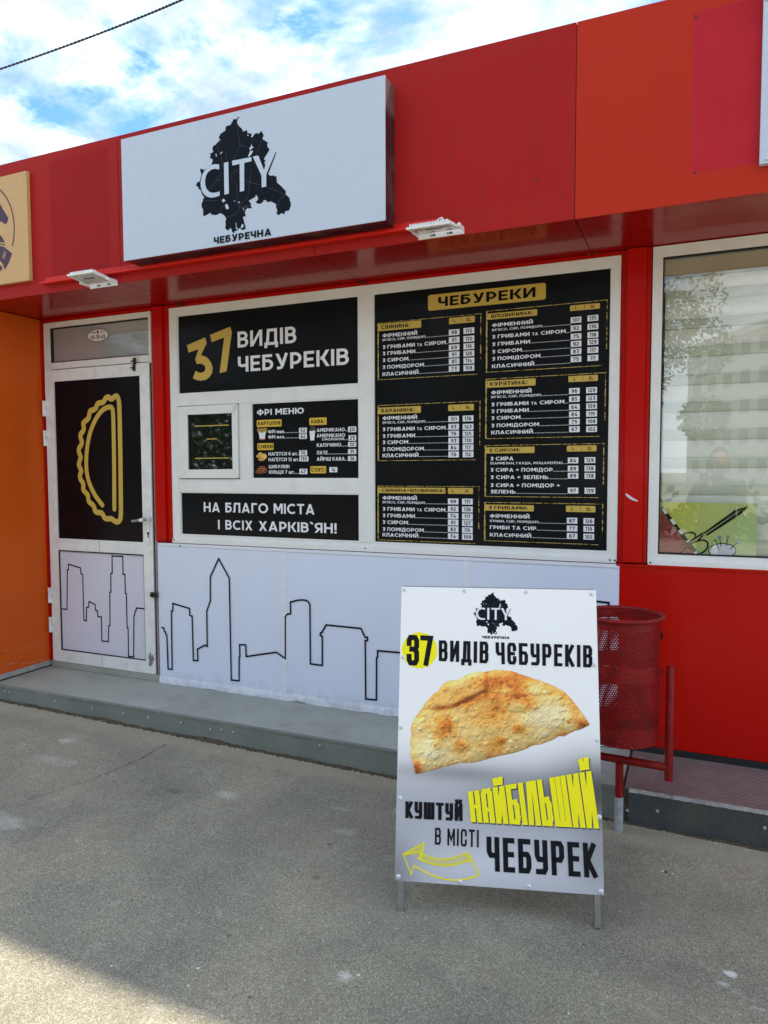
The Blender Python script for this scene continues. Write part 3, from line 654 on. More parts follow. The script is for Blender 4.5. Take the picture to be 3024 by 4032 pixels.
# ------------------------------------------------------------------ main display window
def member(x0, z0, x1, z1, name, parent, y0=0.0, y1=0.06, mt=None, bev=.002):
    m = MB(); m.box((x0, y0, z0), (x1, y1, z1)); return m.build(name, mt or pvc, parent, bevel=bev)
def mitred(x0, z0, x1, z1, w, y0, y1, gap=.0006, wt=None, wb=None, wr=None):
    m = MB(); wt = wt or w; wb = wb or w; wr = wr or w; o = (0, y1-y0, 0)
    V = lambda x, z: Vector((x, y0, z)); g_ = gap
    m.prism([V(x0, z0+g_), V(x0+w-g_, z0+wb), V(x0+w-g_, z1-wt), V(x0, z1-g_)], o)
    m.prism([V(x1, z0+g_), V(x1, z1-g_), V(x1-wr+g_, z1-wt), V(x1-wr+g_, z0+wb)], o)
    m.prism([V(x0+g_, z0), V(x1-g_, z0), V(x1-wr-0, z0+wb-g_), V(x0+w, z0+wb-g_)], o)
    m.prism([V(x0+g_, z1), V(x0+w, z1-wt+g_), V(x1-wr, z1-wt+g_), V(x1-g_, z1)], o)
    return m
win = mitred(-3.031, 1.062, -0.345, 2.515, .056, 0, .06, wt=.046, wb=.040, wr=.040).build('display_window', pvc, kiosk, bevel=.0012)
member(-1.722, 1.1025, -1.637, 2.4685, 'mullion', win, -.001, .058)
member(-2.9745, 1.908, -1.7225, 1.981, 'transom', win, 0, .058); member(-2.9745, 1.375, -1.7225, 1.455, 'transom', win, 0, .058)
member(-2.520, 1.4555, -2.436, 1.9075, 'mullion', win, .001, .058)
member(-3.029, 1.052, -.347, 1.075, 'sill', win, -.012, -.0005)
for (x0, z0, x1, z1) in ((-2.975, 1.981, -1.722, 2.469), (-2.436, 1.455, -1.722, 1.908), (-2.975, 1.102, -1.722, 1.375), (-1.637, 1.102, -.385, 2.469)):
    b = .007
    m = MB(); m.box((x0, .004, z0), (x0+b, .016, z1)); m.box((x1-b, .004, z0), (x1, .016, z1)); m.box((x0+b, .0045, z1-b), (x1-b, .0165, z1)); m.box((x0+b, .0045, z0), (x1-b, .0165, z0+b)); m.build('glazing_bead', pvc, win)
    m = MB(); m.box((x0, .030, z0), (x1, .034, z1)); m.build('pane', void, win)
for p in ((708, 2150), (1438, 2159), (2421, 2207), (2401, 2205)): screw(at(*p, -.013), win)
m = MB(); p = at(738, 2137, -.001); m.box((p.x-.014, -.0015, p.z-.002), (p.x+.014, .001, p.z+.002)); m.build('drain_slot', seal, win)
# serving hatch
sash = mitred(-2.968, 1.462, -2.524, 1.903, .074, -.014, .03, wt=.05, wb=.052, wr=.036).build('serving_hatch', pvc, win.parent, bevel=.002)
m = MB(); m.box((-2.896, -.004, 1.512), (-2.888, .010, 1.855)); m.box((-2.888, -.004, 1.848), (-2.560, .0102, 1.855)); m.build('hatch_bead', seal, sash)
glass_dark = material('dark_glass', (0.008, 0.012, 0.010), 0.03, spec=.9, coat=.3, coat_rough=0.01)
base_of(glass_dark).inputs['IOR'].default_value = 1.5
m = MB(); m.box((-2.9, .006, 1.506), (-2.55, .011, 1.86)); m.build('pane', glass_dark, sash)
W4 = wallf(.0055); z4 = zoomf(W4, .50633, 640, 1100)
m = MB()
for (x0, y0, x1, y1) in ((248, 1142, 515, 1140), (342, 1242, 425, 1241), (256, 1392, 518, 1391)):
    a = z4(x0, y0); b = z4(x1, y1); m.rect(W4, a[0], a[1]-.0028, b[0], a[1]+.0028, .0008)
m.build('gold_rule', gold, sash)
m = MB(); a = z4(400, 1316); text(m, W4, '19:00', a[0], a[1], .016, z4(492, 1310)[0], d=.0007); m.build('lettering', black_print, sash)
hw = material('faded_grey_print', (0.035, 0.04, 0.05), 0.5)
m = MB(); a = z4(450, 1480); text(m, W4, '19:00', a[0], a[1], .010, z4(540, 1480)[0], d=.0007); m.build('lettering', hw, sash)

# ------------------------------------------------------------------ door
dfr = mitred(-4.108, .188, -3.176, 2.513, .058, 0.0, .06, wt=.036, wb=.004, wr=.022).build('door_frame', pvc_door, kiosk, bevel=.0012)
member(-4.048, 2.199, -3.2, 2.243, 'head_rail', dfr, .001, .055, pvc_door)
m = MB(); m.box((-4.052, .004, 2.470), (-3.2, .03, 2.476)); m.box((-4.05, .0042, 2.243), (-4.040, .03, 2.470)); m.box((-4.04, .0045, 2.243), (-3.2, .03, 2.248)); m.build('rubber_seal', seal, dfr)
frost = material('frosted_transom_glass', (0.33, 0.35, 0.37), 0.10, spec=1.0, coat=1.0, coat_rough=0.02, var=0.05, vscale=2)
m = MB(); m.box((-4.045, .022, 2.243), (-3.198, .027, 2.472)); m.build('transom_pane', frost, dfr)
m = MB(); m.box((-4.112, -.008, .142), (-3.160, .05, .187)); m.build('threshold', step_grey, dfr, bevel=.002)
for px, py in ((333, 2624), (423, 2639), (514, 2653), (603, 2668), (290, 2610)): screw(at(px, py, -.009), dfr, .006, post_grey)
door = mitred(-4.088, .190, -3.187, 2.190, .074, -.014, .04, wt=.076, wb=.080, wr=.076).build('door', pvc_door, kiosk, bevel=.0015)
member(-4.013, .966, -3.264, 1.046, 'mid_rail', door, -.013, .038, pvc_door, .0015)
m = MB(); m.box((-4.014, -.004, 1.046), (-3.263, .012, 2.114)); m.build('upper_panel', film_black, door)
m = MB(); m.box((-4.014, -.005, .27), (-3.263, .012, .966)); m.build('lower_panel', lilac_panel, door)
m = MB()
for (a, b, c, d_) in ((-4.013, .958, -3.264, .966), (-4.013, .270, -3.264, .276), (-4.013, .276, -4.007, .958), (-3.267, .276, -3.264, .958)): m.box((a, -.0135, b), (c, -.004, d_))
m.build('rubber_seal', seal, door)
m = MB(); m.box((-3.1862, -.004, .19), (-3.1775, .03, 2.19)); m.build('shadow_gap', seal, door)
WD = wallf(-.004); z3 = zoomf(WD, .72362, 0, 1100)
def smooth_path(p, it=2):
    for _ in range(it):
        q = [p[0]]
        for a, b in zip(p, p[1:]): q += [(a[0]*.75+b[0]*.25, a[1]*.75+b[1]*.25), (a[0]*.25+b[0]*.75, a[1]*.25+b[1]*.75)]
        q.append(p[-1]); p = q
    return p
outer = [(656,980),(652,760),(650,690),(647,655),(636,632),(622,640),(606,654),(590,638),(574,646),(566,668),(548,672),(530,676),(524,700),(508,712),(490,714),(486,738),(484,756),(466,770),(452,782),(458,806),(454,826),(438,842),(438,862),(448,884),(442,904),(428,922),(432,948),(442,968),(434,988),(428,1008),(440,1032),(444,1046),(434,1064),(438,1088),(452,1106),(456,1122),(452,1142),(462,1156),(480,1172),(480,1195),(486,1214),(502,1222),(514,1238),(516,1260),(532,1270),(552,1268),(562,1282),(570,1300),(588,1304),(606,1300),(622,1314),(640,1322),(654,1310),(659,1285),(658,1180),(656,985)]
inner = [(623,1250),(622,1000),(617,730),(612,700),(600,693),(575,700),(545,722),(510,780),(485,850),(470,950),(470,1040),(485,1110),(520,1180),(558,1228)]
m = MB(); sc_ = (z3(500, 900)[0]-z3(478, 900)[0])
m.stroke(WD, [z3(*p) for p in smooth_path(outer)], sc_, .0012, closed=True)
m.stroke(WD, [z3(*p) for p in smooth_path(inner)], sc_*.92, .0012)
for e in (inner[0], inner[-1]):
    c = z3(*e); m.poly(WD, [(c[0]+sc_*.46*math.cos(k*.52), c[1]+sc_*.46*math.sin(k*.52)) for k in range(12)], .0014)
m.build('pastry_outline', gold, door)
WL = wallf(-.005); z3l = zoomf(WL, .72362, 0, 1100)
sk = [(338,1793),(365,1795),(367,1580),(373,1580),(373,1550),(438,1570),(442,1603),(450,1605),(457,1855),(470,1857),(471,1785),(483,1783),(485,1752),(518,1770),(520,1800),(530,1803),(533,1835),(552,1837),(555,1967),(590,1971),(592,1885),(599,1884),(598,1703),(604,1701),(603,1600),(611,1600),(610,1505),(668,1508),(670,1605),(680,1606),(682,1708),(688,1710),(692,1895),(697,1896),(700,2052),(728,2054),(729,1830),(733,1826),(735,1805),(741,1804),(742,1788),(793,1793)]
m = MB(); m.stroke(WL, [z3l(*p) for p in sk], .0095, .0008); m.build('skyline_outline', dark_line, door)
# handle, hinges, latches
p = at(583, 2070, -.016)
m = MB(); m.box((p.x-.016, -.024, 1.036), (p.x+.014, -.0145, 1.272)); hnd = m.build('handle', pvc_door, door, bevel=.005)
h0 = at(582, 2045, -.04)
m = MB(); m.tube([(h0.x, -.02, h0.z), (h0.x, -.05, h0.z), (h0.x-.012, -.062, h0.z-.001), (h0.x-.11, -.062, h0.z-.014)], [.010, .011, .011, .009], 10); m.build('handle', steel, door, smooth=True)
m = MB(); m.tube([(h0.x-.012, -.062, h0.z-.001), (h0.x-.045, -.0625, h0.z-.006)], [.0135, .0118], 10); m.tube([(h0.x, -.02, h0.z), (h0.x, -.055, h0.z)], .0135, 10); m.build('handle_cap', pvc_door, door, smooth=True)
m = MB(); k0 = at(583, 2100, -.025); m.tube([(k0.x, -.0235, k0.z), (k0.x, -.027, k0.z)], .0085, 10); m.box((k0.x-.004, -.0262, k0.z-.026), (k0.x+.004, -.0238, k0.z)); m.build('lock_cylinder', seal, door)
hinge = None
for yy in ((660, 745), (823, 905), (1676, 1757), (1835, 1915)):
    zt = at(185, 1100+yy[0]*.72362, -.02).z; zb = at(185, 1100+yy[1]*.72362, -.02).z; zm = (zt+zb)/2
    if hinge is None:
        m = MB(); c = Vector((-4.094, -.02, zm)); hh = (zt-zb)/2
        m.box((c.x-.014, -.03, zm+.001), (c.x+.024, -.0145, zm+hh)); m.box((c.x-.012, -.028, zm-hh), (c.x+.006, -.0145, zm-.002)); m.tube([(c.x-.004, -.026, zm-hh), (c.x-.004, -.026, zm+hh)], .009, 8)
        hinge = m.build('hinge', pvc_door, door, bevel=.002); hz = zm
    else:
        o = hinge.copy(); COL.objects.link(o); o.location.z = zm-hz
for (px, py, w, h) in ((528, 1422, .011, .022), (526, 1448, .011, .020)):
    p = at(px, py, -.02); m = MB(); m.box((p.x-w, -.020, p.z-h), (p.x+w, -.0145, p.z+h)); m.box((p.x-w*1.8, -.032, p.z-.004), (p.x+w*.6, -.020, p.z+.002)); m.build('padlock_staple', rust_black, door)
p = at(608, 2342, -.02); m = MB(); m.box((p.x-.026, -.030, p.z-.016), (p.x+.026, -.0145, p.z+.016)); m.tube([(p.x-.01, -.03, p.z), (p.x-.01, -.045, p.z)], .008, 8); m.build('latch', rust_black, door, bevel=.002)
for zc_ in (2.152, .23, 1.006):
    m = MB(); m.box((-3.640, -.0146, zc_-.037), (-3.6388, -.0135, zc_+.037)); m.build('rail_joint', seal, door)

# oval sticker on the transom glass
c = at(386, 1320, .021); st = thing('oval_sticker', 'white oval sticker reading КІННИЙ РИНОК 05•30•45 on the glass above the door', 'sticker', (c.x, c.y, c.z))
WS = wallf(.021); m = MB(); ea, eb = .094, .043
E_ = lambda ra, rb: [(c.x+ra*math.cos(k*math.pi/20), c.z+rb*math.sin(k*math.pi/20)) for k in range(40)]
m.poly(WS, E_(ea, eb), .0004); m.build('rim', material('dark_red_sticker_rim', (0.16, 0.02, 0.02), .4), st)
m = MB(); m.poly(WS, E_(ea-.006, eb-.0045), .0008); m.build('sticker_face', white_print, st)
m = MB(); text_mid(m, WS, '05•30•45', c.x, c.z-.012, .025, d=.0012, width=.126, off=.03); m.build('lettering', black_print, st)
m = MB(); text_mid(m, WS, 'КІННИЙ', c.x-.042, c.z+.020, .0095, d=.0012, width=.048); text_mid(m, WS, 'РИНОК', c.x+.040, c.z+.020, .0095, d=.0012, width=.042)
m.build('lettering', material('brown_print', (0.10, 0.03, 0.02), .5), st)
m = MB(); m.poly(WS, [(c.x-.001+.009*math.cos(k*.5), c.z+.021+.013*math.sin(k*.5)) for k in range(12)], .0012); m.build('emblem', material('dark_red_print', (0.22, 0.02, 0.015), .5), st)

# ------------------------------------------------------------------ right window
w2 = mitred(-.203, 1.062, 1.35, 2.534, .043, 0, .06, wt=.050, wb=.043).build('side_window', pvc, kiosk, bevel=.0015)
member(-.203, 1.052, 1.35, 1.074, 'sill', w2, -.010, -.0005)
m = MB(); b = .006; m.box((-.160, .004, 1.105), (-.154, .022, 2.484)); m.box((-.154, .0042, 2.476), (1.3, .022, 2.484)); m.box((-.154, .0042, 1.105), (1.3, .022, 1.111)); m.build('rubber_seal', seal, w2)
glass = bpy.data.materials.new('window_glass'); glass.use_nodes = True; t = glass.node_tree; t.nodes.clear()
o_ = N(t, 'ShaderNodeOutputMaterial'); tr = N(t, 'ShaderNodeBsdfTransparent'); tr.inputs[0].default_value = (.975, .985, .98, 1); gl = N(t, 'ShaderNodeBsdfGlossy'); gl.inputs['Roughness'].default_value = 0.004
mx = N(t, 'ShaderNodeMixShader'); lw = N(t, 'ShaderNodeLayerWeight'); lw.inputs[0].default_value = 0.5; fac_ = mth(t, 'POWER', lw.outputs['Facing'], 4.0)
t.links.new(mth(t, 'MULTIPLY_ADD', fac_, 0.5, 0.095, clamp=True), mx.inputs[0]); t.links.new(tr.outputs[0], mx.inputs[1]); t.links.new(gl.outputs[0], mx.inputs[2]); t.links.new(mx.outputs[0], o_.inputs[0])
m = MB(); m.box((-.162, .020, 1.10), (1.31, .024, 2.486)); m.build('pane', glass, w2)
for p in ((2560, 2216), (2573, 2212)): pass
screw(at(2561, 2215, -.011), w2)
m = MB(); m.box((-.19, .17, 1.0), (-.185, .60, 2.53)); m.box((1.33, .17, 1.0), (1.335, .6, 2.53)); m.box((-.19, .60, 1.0), (1.335, .605, 2.53)); m.box((-.19, .03, 1.0), (1.33, .6, 1.05)); m.build('room_lining', material('room_paint', (0.55, 0.54, 0.50), .8), w2)
# blind
bl = thing('roller_blind', 'grey-green striped day-night roller blind behind the right window', 'blind', (.55, .09, 2.44))
m = MB(); m.box((-.155, .055, 2.405), (1.29, .12, 2.482)); m.build('cassette', casette, bl, bevel=.004)
zs = [2.404, 2.340, 2.294, 2.210, 2.166, 2.081, 2.034, 1.950, 1.903, 1.820, 1.776, 1.691, 1.645, 1.560, 1.513, 1.430, 1.386, 1.300, 1.256, 1.172, 1.11]
for k in range(len(zs)-1):
    m = MB(); z1_, z0_ = zs[k], zs[k+1]; y0 = .095 if k % 2 else .102; nn_ = 3
    vs = []
    for i in range(nn_+1):
        z_ = z1_+(z0_-z1_)*i/nn_; yy_ = y0-.006*math.sin(math.pi*i/nn_)
        vs += [(-.15, yy_, z_), (1.28, yy_+.002, z_-.002)]
    m.add(vs, [(2*i, 2*i+2, 2*i+3, 2*i+1) for i in range(nn_)]); m.build('slat', blind_b if k % 2 == 0 else blind_a, bl, smooth=True)
m = MB(); m.box((-.15, .112, 1.08), (1.28, .116, 2.41)); m.build('backing_fabric', blind_b, bl)
# sewing shop poster in the window
PY = .035; WP = wallf(PY); zp = zoomf(WP, .31585, 2500, 1900)
ps = thing('sewing_poster', 'yellow-green poster with black scissors, tape measure and pin cushion', 'poster', (.05, PY, 1.105))
lime = material('lime_yellow_print', (0.56, 0.62, 0.06), .5, var=.05, vscale=3)
recolor(lime, lambda t, s, p: mixc(t, ramp(t, mth(t, 'ADD', mth(t, 'MULTIPLY', N(t, 'ShaderNodeSeparateXYZ').outputs[0], 0), 0), [(0, (0, 0, 0)), (1, (1, 1, 1))]), s, s))
TLp, TRp, BRp = zp(315, 245), zp(1525, 252), zp(1522, 925); z0p = 1.104
m = MB(); m.add([(TLp[0], PY, z0p), (TRp[0], PY, z0p), (TRp[0], PY, TLp[1]), (TLp[0], PY, TLp[1])], [(0, 1, 2, 3)]); sheet = m.build('poster_sheet', lime, ps)
def gcol(name, c0, c1, x0, x1):
    m = bpy.data.materials.new(name); m.use_nodes = True; t = m.node_tree; b_ = t.nodes['Principled BSDF']; b_.inputs['Roughness'].default_value = .5
    ge = N(t, 'ShaderNodeNewGeometry'); sp = N(t, 'ShaderNodeSeparateXYZ'); t.links.new(ge.outputs['Position'], sp.inputs[0])
    t.links.new(mixc(t, mth(t, 'MULTIPLY_ADD', mth(t, 'SUBTRACT', sp.outputs[0], mth(t, 'MULTIPLY', sp.outputs[2], .6)), 1/(x1-x0), -x0/(x1-x0), clamp=True), c0, c1), b_.inputs['Base Color']); return m
sheet.data.materials[0] = gcol('lime_gradient_print', (0.62, 0.60, 0.05), (0.50, 0.66, 0.34), -.95, -.42)
m = MB(); m.poly(WP, [zp(318, 330), zp(740, 895), (zp(740, 895)[0], z0p), (TLp[0], z0p)], .0006); m.build('red_corner', material('maroon_print', (0.30, 0.025, 0.03), .5), ps)
m = MB(); m.poly(WP, [zp(315, 250), zp(800, 890), zp(740, 905), zp(318, 330)], .0010); m.build('tape_measure', black_print, ps)
m = MB()
for q in ([(330,330),(375,318),(412,378),(378,398)], [(432,462),(478,450),(513,515),(480,528)], [(533,598),(575,582),(608,630),(578,645)], [(632,740),(665,712),(690,725),(655,745)], [(730,870),(770,850),(795,895),(750,902)]): m.poly(WP, [zp(*p) for p in q], .0014)
m.build('tape_mark', white_print, ps)
m = MB(); wst = .0072
m.stroke(WP, [zp(*p) for p in smooth_path([(735,700),(762,672),(745,630),(690,618),(620,635),(560,670)], 2)], wst, .0018)
m.stroke(WP, [zp(*p) for p in smooth_path([(560,780),(640,770),(720,715),(800,660),(850,630)], 1)], wst, .0019)
m.stroke(WP, [zp(*p) for p in smooth_path([(560,895),(610,830),(690,770),(780,725),(860,712),(915,750),(905,820),(850,870),(780,900)], 2)], wst, .0020)
m.stroke(WP, [zp(*p) for p in [(790,720),(850,655)]], wst, .0021)
m.poly(WP, [zp(*p) for p in [(835,640),(1240,345),(1418,290),(1300,350),(870,640)]], .0022); m.poly(WP, [zp(*p) for p in [(880,650),(1300,360),(1418,290),(1320,395),(900,665)]], .0023)
m.stroke(WP, [zp(1088+170*math.cos(k*.314), 848+88*math.sin(k*.314)) if True else 0 for k in range(20)][0:20], .0040, .0024, closed=True)
m.build('scissors', black_print, ps)
m = MB(); m.poly(WP, [(a, max(b_, z0p)) for a, b_ in [zp(1088+164*math.cos(k*.314), 848+82*math.sin(k*.314)) for k in range(20)]], .0026); m.build('pin_cushion', white_print, ps)
for (hx, hy, tx, ty, cc) in ((1003,720,1045,832,(.10,.42,.22)), (1053,675,1075,800,(.12,.36,.75)), (1163,675,1135,795,(.45,.36,.22)), (1287,735,1185,830,(.35,.58,.85))):
    m = MB(); m.stroke(WP, [zp(hx, hy), zp(tx, ty)], .0030, .0029); m.build('pin', black_print, ps)
    c = zp(hx, hy); m = MB(); m.poly(WP, [(c[0]+.0072*math.cos(k*.6), c[1]+.0062*math.sin(k*.6)) for k in range(10)], .0032); m.build('pin_head', material('pin_head_print', cc, .4), ps)

# ------------------------------------------------------------------ menu boards
PB = .0135
def board(x0, z0, x1, z1, label):
    t_ = thing('menu_board', label, 'menu board', ((x0+x1)/2, PB, z0), 'black menu boards in the display window')
    m = MB(); m.box((x0, PB, z0), (x1, PB+.012, z1)); m.build('board', board_black, t_); return t_
WB = wallf(PB); z4 = zoomf(WB, .50633, 640, 1100); z5 = zoomf(WB, .65099, 1420, 1000)
# 37 kinds
b1 = board(-2.974, 1.982, -1.7225, 2.468, 'black panel with gold 37 and white words ВИДІВ ЧЕБУРЕКІВ')
m = MB()
m.poly(WB, [z4(*p) for p in [(190,512),(333,451),(344,497),(299,590),(330,598),(358,618),(380,650),(391,690),(385,730),(365,762),(335,782),(300,788),(265,783),(237,769),(257,711),(280,724),(303,727),(325,717),(335,697),(330,675),(312,660),(288,655),(268,659),(254,624),(281,543),(203,570)]], .0012)
m.poly(WB, [z4(*p) for p in [(370,432),(527,368),(540,410),(499,714),(445,729),(480,452),(383,489)]], .0012)
m.build('lettering', gold, b1)
m = MB(); a = z4(585, 532); e = z4(1042, 497); text(m, WB, 'ВИДІВ', a[0], a[1], z4(585, 408)[1]-a[1], e[0], off=.020); m.build('word', white_print, b1); m = MB()
a = z4(588, 722); e = z4(1450, 672); text(m, WB, 'ЧЕБУРЕКІВ', a[0], a[1], z4(588, 602)[1]-a[1], e[0], off=.020); m.build('word', white_print, b1)
# slogan
b2 = board(-2.974, 1.103, -1.7225, 1.374, 'black panel with white slogan НА БЛАГО МІСТА І ВСІХ ХАРКІВ`ЯН!')
a = z4(322, 1808); cp_ = z4(322, 1733)[1]-a[1]
for w_, xa, xb in (('НА', 322, 448), ('БЛАГО', 490, 822), ('МІСТА', 865, 1183)): m = MB(); text(m, WB, w_, z4(xa, 1812)[0], a[1], cp_, z4(xb, 1812)[0], off=.022); m.build('word', white_print, b2)
a = z4(433, 1943); cp_ = z4(433, 1870)[1]-a[1]
for w_, xa, xb in (('І', 433, 446), ('ВСІХ', 490, 700), ('ХАРКІВ`ЯН!', 750, 1355)): m = MB(); text(m, WB, w_, z4(xa, 1950)[0], a[1], cp_, z4(xb, 1950)[0], off=.022); m.build('word', white_print, b2)
# fries menu
b3 = board(-2.435, 1.4555, -1.7225, 1.9075, 'small black ФРІ МЕНЮ board with yellow tags beside the serving hatch')
m = MB(); a = z4(735, 1058); text(m, WB, 'ФРІ МЕНЮ', a[0], a[1], z4(735, 1012)[1]-a[1], z4(1100, 1048)[0], off=.03); m.build('heading', white_print, b3)
def px_rect(zf, x0, y0, x1, y1):
    a = zf(x0, y0); b = zf(x1, y1); return min(a[0], b[0]), min(a[1], b[1]), max(a[0], b[0]), max(a[1], b[1])
for body, r_ in (('КАРТОПЛЯ', (733, 1095, 927, 1143)), ('КАВА:', (1142, 1078, 1277, 1130)), ('СНЕКИ', (738, 1275, 864, 1326)), ('СОУС:', (1150, 1453, 1273, 1508))):
    x0, z0, x1, z1 = px_rect(z4, *r_); m = MB(); m.rrect(WB, x0, z0, x1, z1, .006, .0010, 0)
    text_mid(m, WB, body, (x0+x1)/2, (z0+z1)/2, (z1-z0)*.52, off=.035, d=.0016, m=1, width=(x1-x0)*.9 if body != 'КАВА:' else (x1-x0)*.76); m.build('section_tag', [yellow_tag, black_print], b3)
def dots(m, fr, x0, x1, z, pitch, s_, mi=0):
    x = x0
    while x < x1: m.rect(fr, x, z, x+s_, z+s_, .0011, mi); x += pitch
DP = (z4(1100, 1300)[0]-z4(1087, 1300)[0])
def fline(body, x, y, cap, xe, box=None, price=None, off=.03):
    m = MB(); a = z4(x, y); e = text(m, WB, body, a[0], a[1], cap, z4(xe, y)[0], off=off)
    if box: dots(m, WB, e+.003, z4(box[0]-3, y)[0], a[1], DP*.8, DP*.36)
    m.build('dish_name', white_print, b3)
    if box:
        x0, z0, x1, z1 = px_rect(z4, *box); m = MB(); m.rrect(WB, x0, z0, x1, z1, .003, .0010); text_mid(m, WB, price, (x0+x1)/2, (z0+z1)/2, (z1-z0)*.72, off=.03, m=1); m.build('price_box', [white_print, black_print], b3)
ch = z4(822, 1173)[1]-z4(822, 1200)[1]
fline('ФРІ мал', 822, 1199, ch, 945, (1062, 1155, 1123, 1195), '52'); fline('ФРІ вел', 822, 1240, ch, 945, (1062, 1202, 1123, 1240), '62')
fline('НАГЕТСИ 6 шт', 825, 1371, ch, 1046, (1063, 1330, 1125, 1370), '70'); fline('НАГЕТСИ 12 шт', 825, 1415, ch, 1055, (1065, 1377, 1135, 1415), '130')
fline('ЦИБУЛЕВІ', 828, 1469, ch*.95, 988); fline('КІЛЬЦЯ 7 шт', 828, 1512, ch, 1022, (1065, 1473, 1127, 1515), '47')
fline('АМЕРИКАНО', 1200, 1187, ch, 1418, (1443, 1145, 1507, 1187), '20'); fline('АМЕРИКАНО', 1200, 1230, ch, 1420); fline('З МОЛОКОМ', 1240, 1254, ch*.68, 1412, (1447, 1212, 1507, 1255), '25')
fline('КАПУЧИНО', 1200, 1303, ch, 1390, (1443, 1265, 1507, 1302), '30'); fline('ЛАТЕ', 1200, 1362, ch, 1284, (1443, 1320, 1507, 1358), '35'); fline('АЙРІШ КАВА', 1200, 1411, ch, 1418, (1443, 1374, 1507, 1412), '36')
x0, z0, x1, z1 = px_rect(z4, 1298, 1460, 1360, 1500); m = MB(); m.rect(WB, x0, z0, x1, z1, .0010); text_mid(m, WB, '14', (x0+x1)/2, (z0+z1)/2, (z1-z0)*.68, off=.03, m=1); m.build('price_box', [white_print, black_print], b3)
# little food pictures
fry = material('fries_print', (0.75, 0.52, 0.14), .5, var=.3, vscale=200); nug = material('nugget_print', (0.62, 0.33, 0.08), .5, var=.35, vscale=150); onr = material('onion_ring_print', (0.62, 0.20, 0.05), .5, var=.4, vscale=180)
dkp = material('dark_cup_print', (0.05, 0.04, 0.035), .5)
m = MB(); rnd = random.Random(2)
for k in range(16):
    x = 748+k*3.8; m.stroke(WB, [z4(x, 1195), z4(x+(k-8)*1.8, 1150+rnd.uniform(0, 14))], .0021, .0011+k*.00002, 1)
m.poly(WB, [z4(*p) for p in [(748,1180),(765,1192),(785,1192),(803,1180),(797,1243),(757,1243)]], .0018, 0); m.poly(WB, [z4(*p) for p in [(760,1238),(795,1238),(792,1248),(763,1248)]], .0020, 2); m.build('fries_picture', [white_print, fry, onr], b3)
m = MB(); m.poly(WB, [z4(*p) for p in [(1143,1180),(1188,1175),(1180,1252),(1150,1254)]], .0011, 0); m.poly(WB, [z4(*p) for p in [(1145,1172),(1160,1130),(1195,1158),(1190,1174)]], .0011, 1); m.build('cup_picture', [white_print, dkp], b3)
m = MB()
for i, (cx_, cy_, ra, rb) in enumerate(((752, 1375, 24, 14), (790, 1378, 22, 24), (770, 1400, 26, 12), (762, 1357, 16, 12))):
    m.poly(WB, [z4(cx_+ra*math.cos(k*.524), cy_+rb*math.sin(k*.524)) for k in range(12)], .0011+i*.0003, i % 2)
m.build('nugget_picture', [nug, fry], b3)
m = MB()
for i, (cx_, cy_) in enumerate(((738, 1498), (765, 1502), (795, 1494), (750, 1480), (780, 1480), (765, 1465), (800, 1478), (785, 1462))):
    m.stroke(WB, [z4(cx_+12*math.cos(k*.628), cy_+8*math.sin(k*.628)) for k in range(10)], .0028, .0011+i*.0003, 0, closed=True)
m.build('onion_ring_picture', onr, b3)

